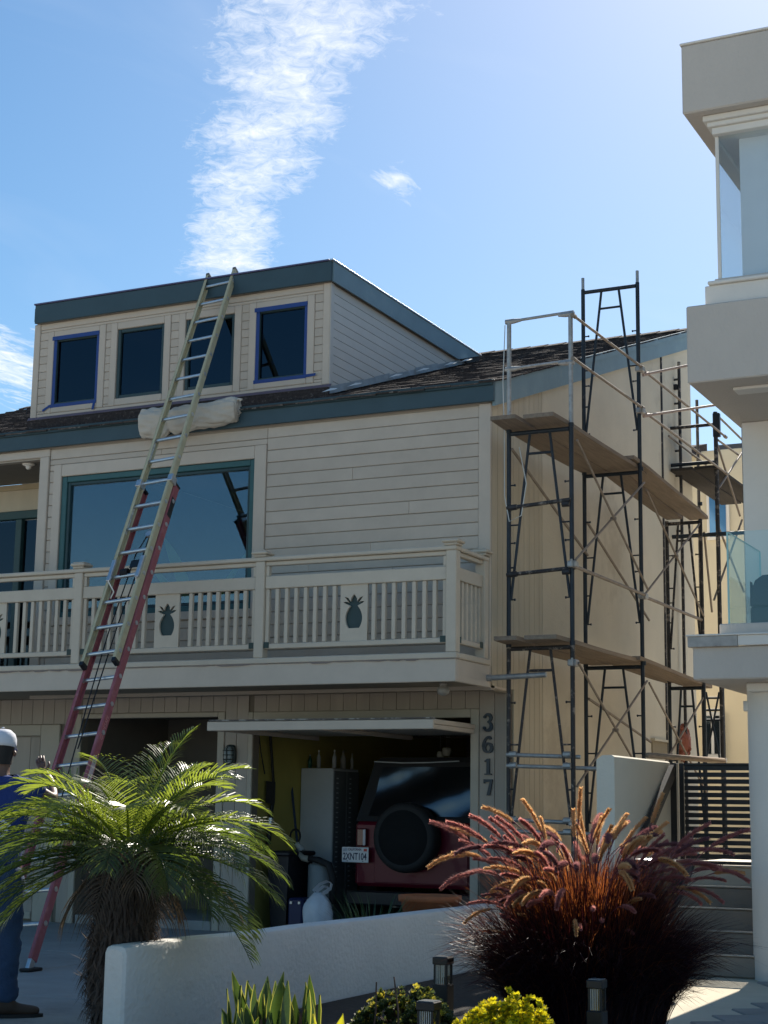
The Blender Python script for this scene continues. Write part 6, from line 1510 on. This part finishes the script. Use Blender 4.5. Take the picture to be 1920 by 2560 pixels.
def garden_lights():
    for (px, py, Y, w, lab) in ((1108, 2392, 8.5, .092, 'black square garden light standing against the white wall'), (1072, 2503, 7.3, .095, 'black garden light with bright pale top panel before the dark shrub'), (1492, 2449, 7.9, .082, 'black garden light standing in front of the purple grass')):
        p = onY(px, py, Y); zt = p.z; zb = gz(Y)+.09
        g = thing('garden_light', (p.x, Y, zb), lab, 'garden light', 'solar lights in the planting bed'); h = w/2
        bx('lid', BLACK, g, p.x-h, p.x+h, Y-h, Y+h, zt-.040, zt, c=.004)
        bx('solar_panel', mat('solar_panel', (0.30, 0.31, 0.30), 0.12, 0.05), g, p.x-h+.008, p.x+h-.008, Y-h+.008, Y+h-.008, zt+.001, zt+.004, c=.001)
        for sx in (-1, 1):
            for sy in (-1, 1): bx('corner_post', BLACK, g, p.x+sx*(h-.012)-.006, p.x+sx*(h-.012)+.006, Y+sy*(h-.012)-.006, Y+sy*(h-.012)+.006, zt-.145, zt-.041, c=.001)
        bx('lens', glass('lamp_lens', (0.75, 0.75, 0.72), 0.10, 0.08), g, p.x-h+.016, p.x+h-.016, Y-h+.016, Y+h-.016, zt-.144, zt-.042, c=0)
        for k in range(6): bx('lens_rib', mat('lens_rib', (0.55, 0.56, 0.54), 0.2), g, p.x-h+.018+k*.011, p.x-h+.021+k*.011, Y-h+.010, Y-h+.0155, zt-.143, zt-.043, c=0)
        bx('base', BLACK, g, p.x-h, p.x+h, Y-h, Y+h, zb-.05, zt-.146, c=.004)
garden_lights()

# ------------------------------------------------------------------ person
def skin(nodes, edges, name, material, parent, sub=2, root=0, Mw=None, wr=0.0):
    me = bpy.data.meshes.new('s'); me.from_pydata([n[0] for n in nodes], edges, []); ob = bpy.data.objects.new('s', me); COL.objects.link(ob)
    md = ob.modifiers.new('k', 'SKIN'); md.use_smooth_shade = True
    for i, n in enumerate(nodes): me.skin_vertices[0].data[i].radius = n[1]; me.skin_vertices[0].data[i].use_root = (i == root)
    sb = ob.modifiers.new('u', 'SUBSURF'); sb.levels = sub; sb.render_levels = sub
    dg = bpy.context.evaluated_depsgraph_get(); out = bpy.data.meshes.new_from_object(ob.evaluated_get(dg)); bpy.data.objects.remove(ob)
    if wr:
        from mathutils import noise as MN
        for v in out.vertices:
            c = v.co; q = MN.noise(Vector((c.x*7, c.y*7, c.z*17+c.x*9)))+.6*MN.noise(Vector((c.x*15, c.y*15, c.z*38-c.x*20))); v.co = c+v.normal*q*wr
    if Mw: out.transform(Mw)
    out.name = name; out.materials.clear(); out.materials.append(material)
    for p in out.polygons: p.use_smooth = True
    return put(name, out, parent)
def person():
    f = onZ(52, 2552, .085); base = Vector((f.x-.215, f.y-.06, gz(f.y)+.015))
    Mw = Matrix.Translation(base) @ Matrix.Rotation(radians(26.4+2), 4, 'Z') @ Matrix.Diagonal((.98, .98, .985, 1))
    K = 1.74/1.78
    pr = thing('person', base, 'person in white cap, blue printed shirt and jeans facing the ladder, arm raised', 'person')
    SK = mat('skin_brown', (0.15, 0.075, 0.05), 0.5, 0.1, 8); SH = mat('shirt_blue', (0.012, 0.035, 0.17), 0.85, 0.12, 6, 0.3, 80); JE = mat('jeans_blue', (0.020, 0.050, 0.115), 0.9, 0.2, 5, 0.5, 90, stain=((0.05, 0.09, 0.16), 4, 0.55, 0.6)); BT = mat('boot_brown', (0.045, 0.028, 0.02), 0.7, 0.2, 8); HA = mat('hair_dark', (0.012, 0.010, 0.010), 0.7, 0.2, 20)
    n = [((0, 0, .96), (.15, .11)), ((0, .01, 1.15), (.14, .10)), ((0, 0, 1.34), (.165, .11)), ((0, -.005, 1.46), (.07, .07)), ((0, .005, 1.52), (.055, .058)), ((0, .02, 1.60), (.072, .088)), ((0, .02, 1.68), (.078, .098)), ((0, .01, 1.75), (.05, .06)),
         ((.18, 0, 1.42), (.058, .058)), ((.33, .10, 1.33), (.045, .045)), ((.28, .27, 1.45), (.034, .034)), ((.22, .33, 1.51), (.03, .024)), ((.20, .35, 1.56), (.034, .016)),
         ((-.18, 0, 1.42), (.058, .058)), ((-.27, -.02, 1.14), (.044, .044)), ((-.29, .10, .92), (.033, .033)), ((-.29, .13, .86), (.028, .022)), ((-.285, .16, .81), (.032, .016)),
         ((.10, 0, .88), (.085, .09)), ((.105, .01, .52), (.058, .062)), ((.11, -.02, .10), (.04, .045)), ((-.10, 0, .88), (.085, .09)), ((-.11, .02, .52), (.058, .062)), ((-.12, 0, .10), (.04, .045))]
    e = [(0, 1), (1, 2), (2, 3), (3, 4), (4, 5), (5, 6), (6, 7), (2, 8), (8, 9), (9, 10), (10, 11), (11, 12), (2, 13), (13, 14), (14, 15), (15, 16), (16, 17), (0, 18), (18, 19), (19, 20), (0, 21), (21, 22), (22, 23)]
    # fingers: four unequal and a thumb from the side of each palm
    for palm_, wr, sgn, up in ((12, 11, 1, Vector((-.02, .03, .08))), (17, 16, -1, Vector((.0, .03, -.08)))):
        pc = Vector(n[palm_][0]); ax = (pc-Vector(n[wr][0])).normalized(); sd = ax.cross(Vector((0, 1, 0))).normalized()
        for k, (o, L) in enumerate(((-.024, .062), (-.008, .072), (.009, .068), (.025, .052))):
            b = pc+sd*o+ax*.012; m1 = b+ax*L*.55+Vector((0, .010, 0)); t = b+ax*L*.85+Vector((0, .032, 0)); i0 = len(n)
            n += [(tuple(b), (.009, .009)), (tuple(m1), (.0085, .0085)), (tuple(t), (.007, .007))]; e += [(palm_, i0), (i0, i0+1), (i0+1, i0+2)]
        b = Vector(n[wr][0])+sd*-.022*sgn+ax*.014; m1 = b+sd*-.028*sgn+ax*.028; t = m1+ax*.026+Vector((0, .012, 0)); i0 = len(n)
        n += [(tuple(b), (.012, .012)), (tuple(m1), (.010, .010)), (tuple(t), (.008, .008))]; e += [(wr, i0), (i0, i0+1), (i0+1, i0+2)]
    bd = skin(n, e, 'body', SK, pr, 2, 0, Mw)
    def W_(p): return Mw @ Vector(p)
    # face features and ears, mostly turned away
    for s in (-1, 1):
        MB().lathe([(.001, -.012), (.018, -.006), (.02, .004), (.001, .012)], 10, Mw @ Matrix.Translation((s*.082, .01, 1.625)) @ Matrix.Rotation(pi/2, 4, 'Y')).build('ear', SK, bd, True)
        MB().lathe([(.001, -.010), (.012, 0), (.001, .010)], 8, Mw @ Matrix.Translation((s*.03, .112, 1.635))).build('eye', NWHITE, bd, True)
    MB().tube([W_((0, .105, 1.645)), W_((0, .132, 1.60)), W_((0, .11, 1.592))], [.008, .015, .010], 8).build('nose', SK, bd, True)
    MB().tube([W_((-.025, .108, 1.565)), W_((0, .116, 1.563)), W_((.025, .108, 1.565))], .006, 6).build('mouth', mat('lips', (0.16, 0.05, 0.045), 0.5), bd, True)
    hm = MB()
    for i in range(9):
        for k in range(20):
            a = 2*pi*k/20; t = i/8; z = 1.555+.15*t; r = 1.0
            hm.v.append(W_((.082*cos(a)*(.80+.2*t), (.01+.094*sin(a)*(.85+.15*t) if sin(a) < .35 else .01+.05*sin(a)), z+(.05 if sin(a) > .35 else 0)*(1-t))))
    for i in range(8):
        for k in range(20): hm.f.append((i*20+k, i*20+(k+1) % 20, (i+1)*20+(k+1) % 20, (i+1)*20+k))
    hm.build('hair', HA, pr, True)
    cp = MB().lathe([(.100, 0), (.104, .02), (.102, .055), (.088, .09), (.055, .115), (.012, .122)], 26, Mw @ Matrix.Translation((0, .012, 1.665)) @ Matrix.Rotation(radians(-6), 4, 'X') @ Matrix.Diagonal((.87, 1.02, .95, 1))).build('cap', mat('cap_white', (0.62, 0.63, 0.68), 0.8, 0.06, 8, 0.2, 60), pr, True)
    vz = MB()
    for i in range(11):
        a = pi*(.18+.64*i/10); vz.v += [W_((.092*cos(a), .012+.105*sin(a), 1.672)), W_((.085*cos(a), .10+.125*sin(a), 1.655-.012*abs(cos(a)))), W_((.085*cos(a), .10+.125*sin(a), 1.659-.012*abs(cos(a)))), W_((.092*cos(a), .012+.105*sin(a), 1.678))]
    for i in range(10): vz.f += [(i*4, i*4+1, i*4+5, i*4+4), (i*4+1, i*4+2, i*4+6, i*4+5), (i*4+2, i*4+3, i*4+7, i*4+6)]
    vz.build('visor', MATS['cap_white'], cp, True)
    MB().lathe([(.012, 0), (.008, .006), (.001, .008)], 8, Mw @ Matrix.Translation((0, .0, 1.785))).build('button', MATS['cap_white'], cp, True)
    # clothing
    sn = [((0, 0, .90), (.185, .145)), ((0, .01, 1.12), (.178, .135)), ((0, 0, 1.34), (.195, .138)), ((0, -.005, 1.44), (.10, .09)), ((.18, 0, 1.415), (.085, .085)), ((.285, .055, 1.385), (.074, .074)), ((-.18, 0, 1.415), (.085, .085)), ((-.245, -.015, 1.22), (.072, .072))]
    sh = skin(sn, [(0, 1), (1, 2), (2, 3), (2, 4), (4, 5), (2, 6), (6, 7)], 'shirt', SH, pr, 3, 1, Mw, .016)
    dm = mat('shirt_print', (0.55, 0.58, 0.64), 0.8, 0.2, 12); pm = MB()
    for (x0, z0, x1, z1, w) in ((-.11, 1.19, -.03, 1.265, .02), (-.03, 1.265, .06, 1.20, .02), (.0, 1.25, .11, 1.17, .016), (-.10, 1.15, .10, 1.155, .03), (-.07, 1.10, .09, 1.115, .022), (-.02, 1.20, .03, 1.17, .02)):
        d = Vector((x1-x0, 0, z1-z0)).normalized(); nn = Vector((-d.z, 0, d.x))*w/2
        q = [Vector((x0, 0, z0))-nn, Vector((x1, 0, z1))-nn, Vector((x1, 0, z1))+nn, Vector((x0, 0, z0))+nn]
        pm.add([W_((v.x, -.172+.5*v.x*v.x*1.2, v.z)) for v in q], [(0, 1, 2, 3)])
    pm.build('shirt_print', dm, sh)
    jn = [((0, 0, .98), (.165, .125)), ((0, 0, .90), (.165, .13)), ((.10, 0, .80), (.105, .11)), ((.107, .015, .52), (.080, .085)), ((.112, -.015, .30), (.075, .08)), ((.115, -.02, .16), (.072, .078)), ((.115, -.015, .075), (.078, .085)), ((-.10, 0, .80), (.105, .11)), ((-.112, .02, .52), (.080, .085)), ((-.12, 0, .30), (.075, .08)), ((-.122, 0, .16), (.072, .078)), ((-.122, 0, .075), (.078, .085))]
    skin(jn, [(0, 1), (1, 2), (2, 3), (3, 4), (4, 5), (5, 6), (1, 7), (7, 8), (8, 9), (9, 10), (10, 11)], 'jeans', JE, pr, 3, 1, Mw, .013)
    for x, y, an in ((.115, -.02, -78), (-.122, 0, -10)):
        d = Vector((-sin(radians(an)), cos(radians(an)), 0)); b = Vector((x, y, 0))
        bt = [(tuple(b-d*.06+Vector((0, 0, .045))), (.038, .038)), (tuple(b+Vector((0, 0, .055))), (.046, .05)), (tuple(b+d*.10+Vector((0, 0, .045))), (.045, .038)), (tuple(b+d*.18+Vector((0, 0, .038))), (.044, .032)), (tuple(b+d*.215+Vector((0, 0, .034))), (.028, .022)), (tuple(b+Vector((0, 0, .15))), (.048, .05))]
        skin(bt, [(0, 1), (1, 2), (2, 3), (3, 4), (1, 5)], 'boot', BT, pr, 2, 1, Mw)
        sl_ = MB(); pts = [(-.075, -.036), (-.03, -.046), (.1, -.05), (.18, -.045), (.235, -.015), (.235, .015), (.18, .045), (.1, .05), (-.03, .046), (-.075, .036)]
        sd = Vector((d.y, -d.x, 0)); sl_.prism(pts, lambda p, t: W_(tuple(b+d*p[0]+sd*p[1]+Vector((0, 0, t)))), -.004, .02); sl_.build('boot_sole', RUBBER, pr)
person()
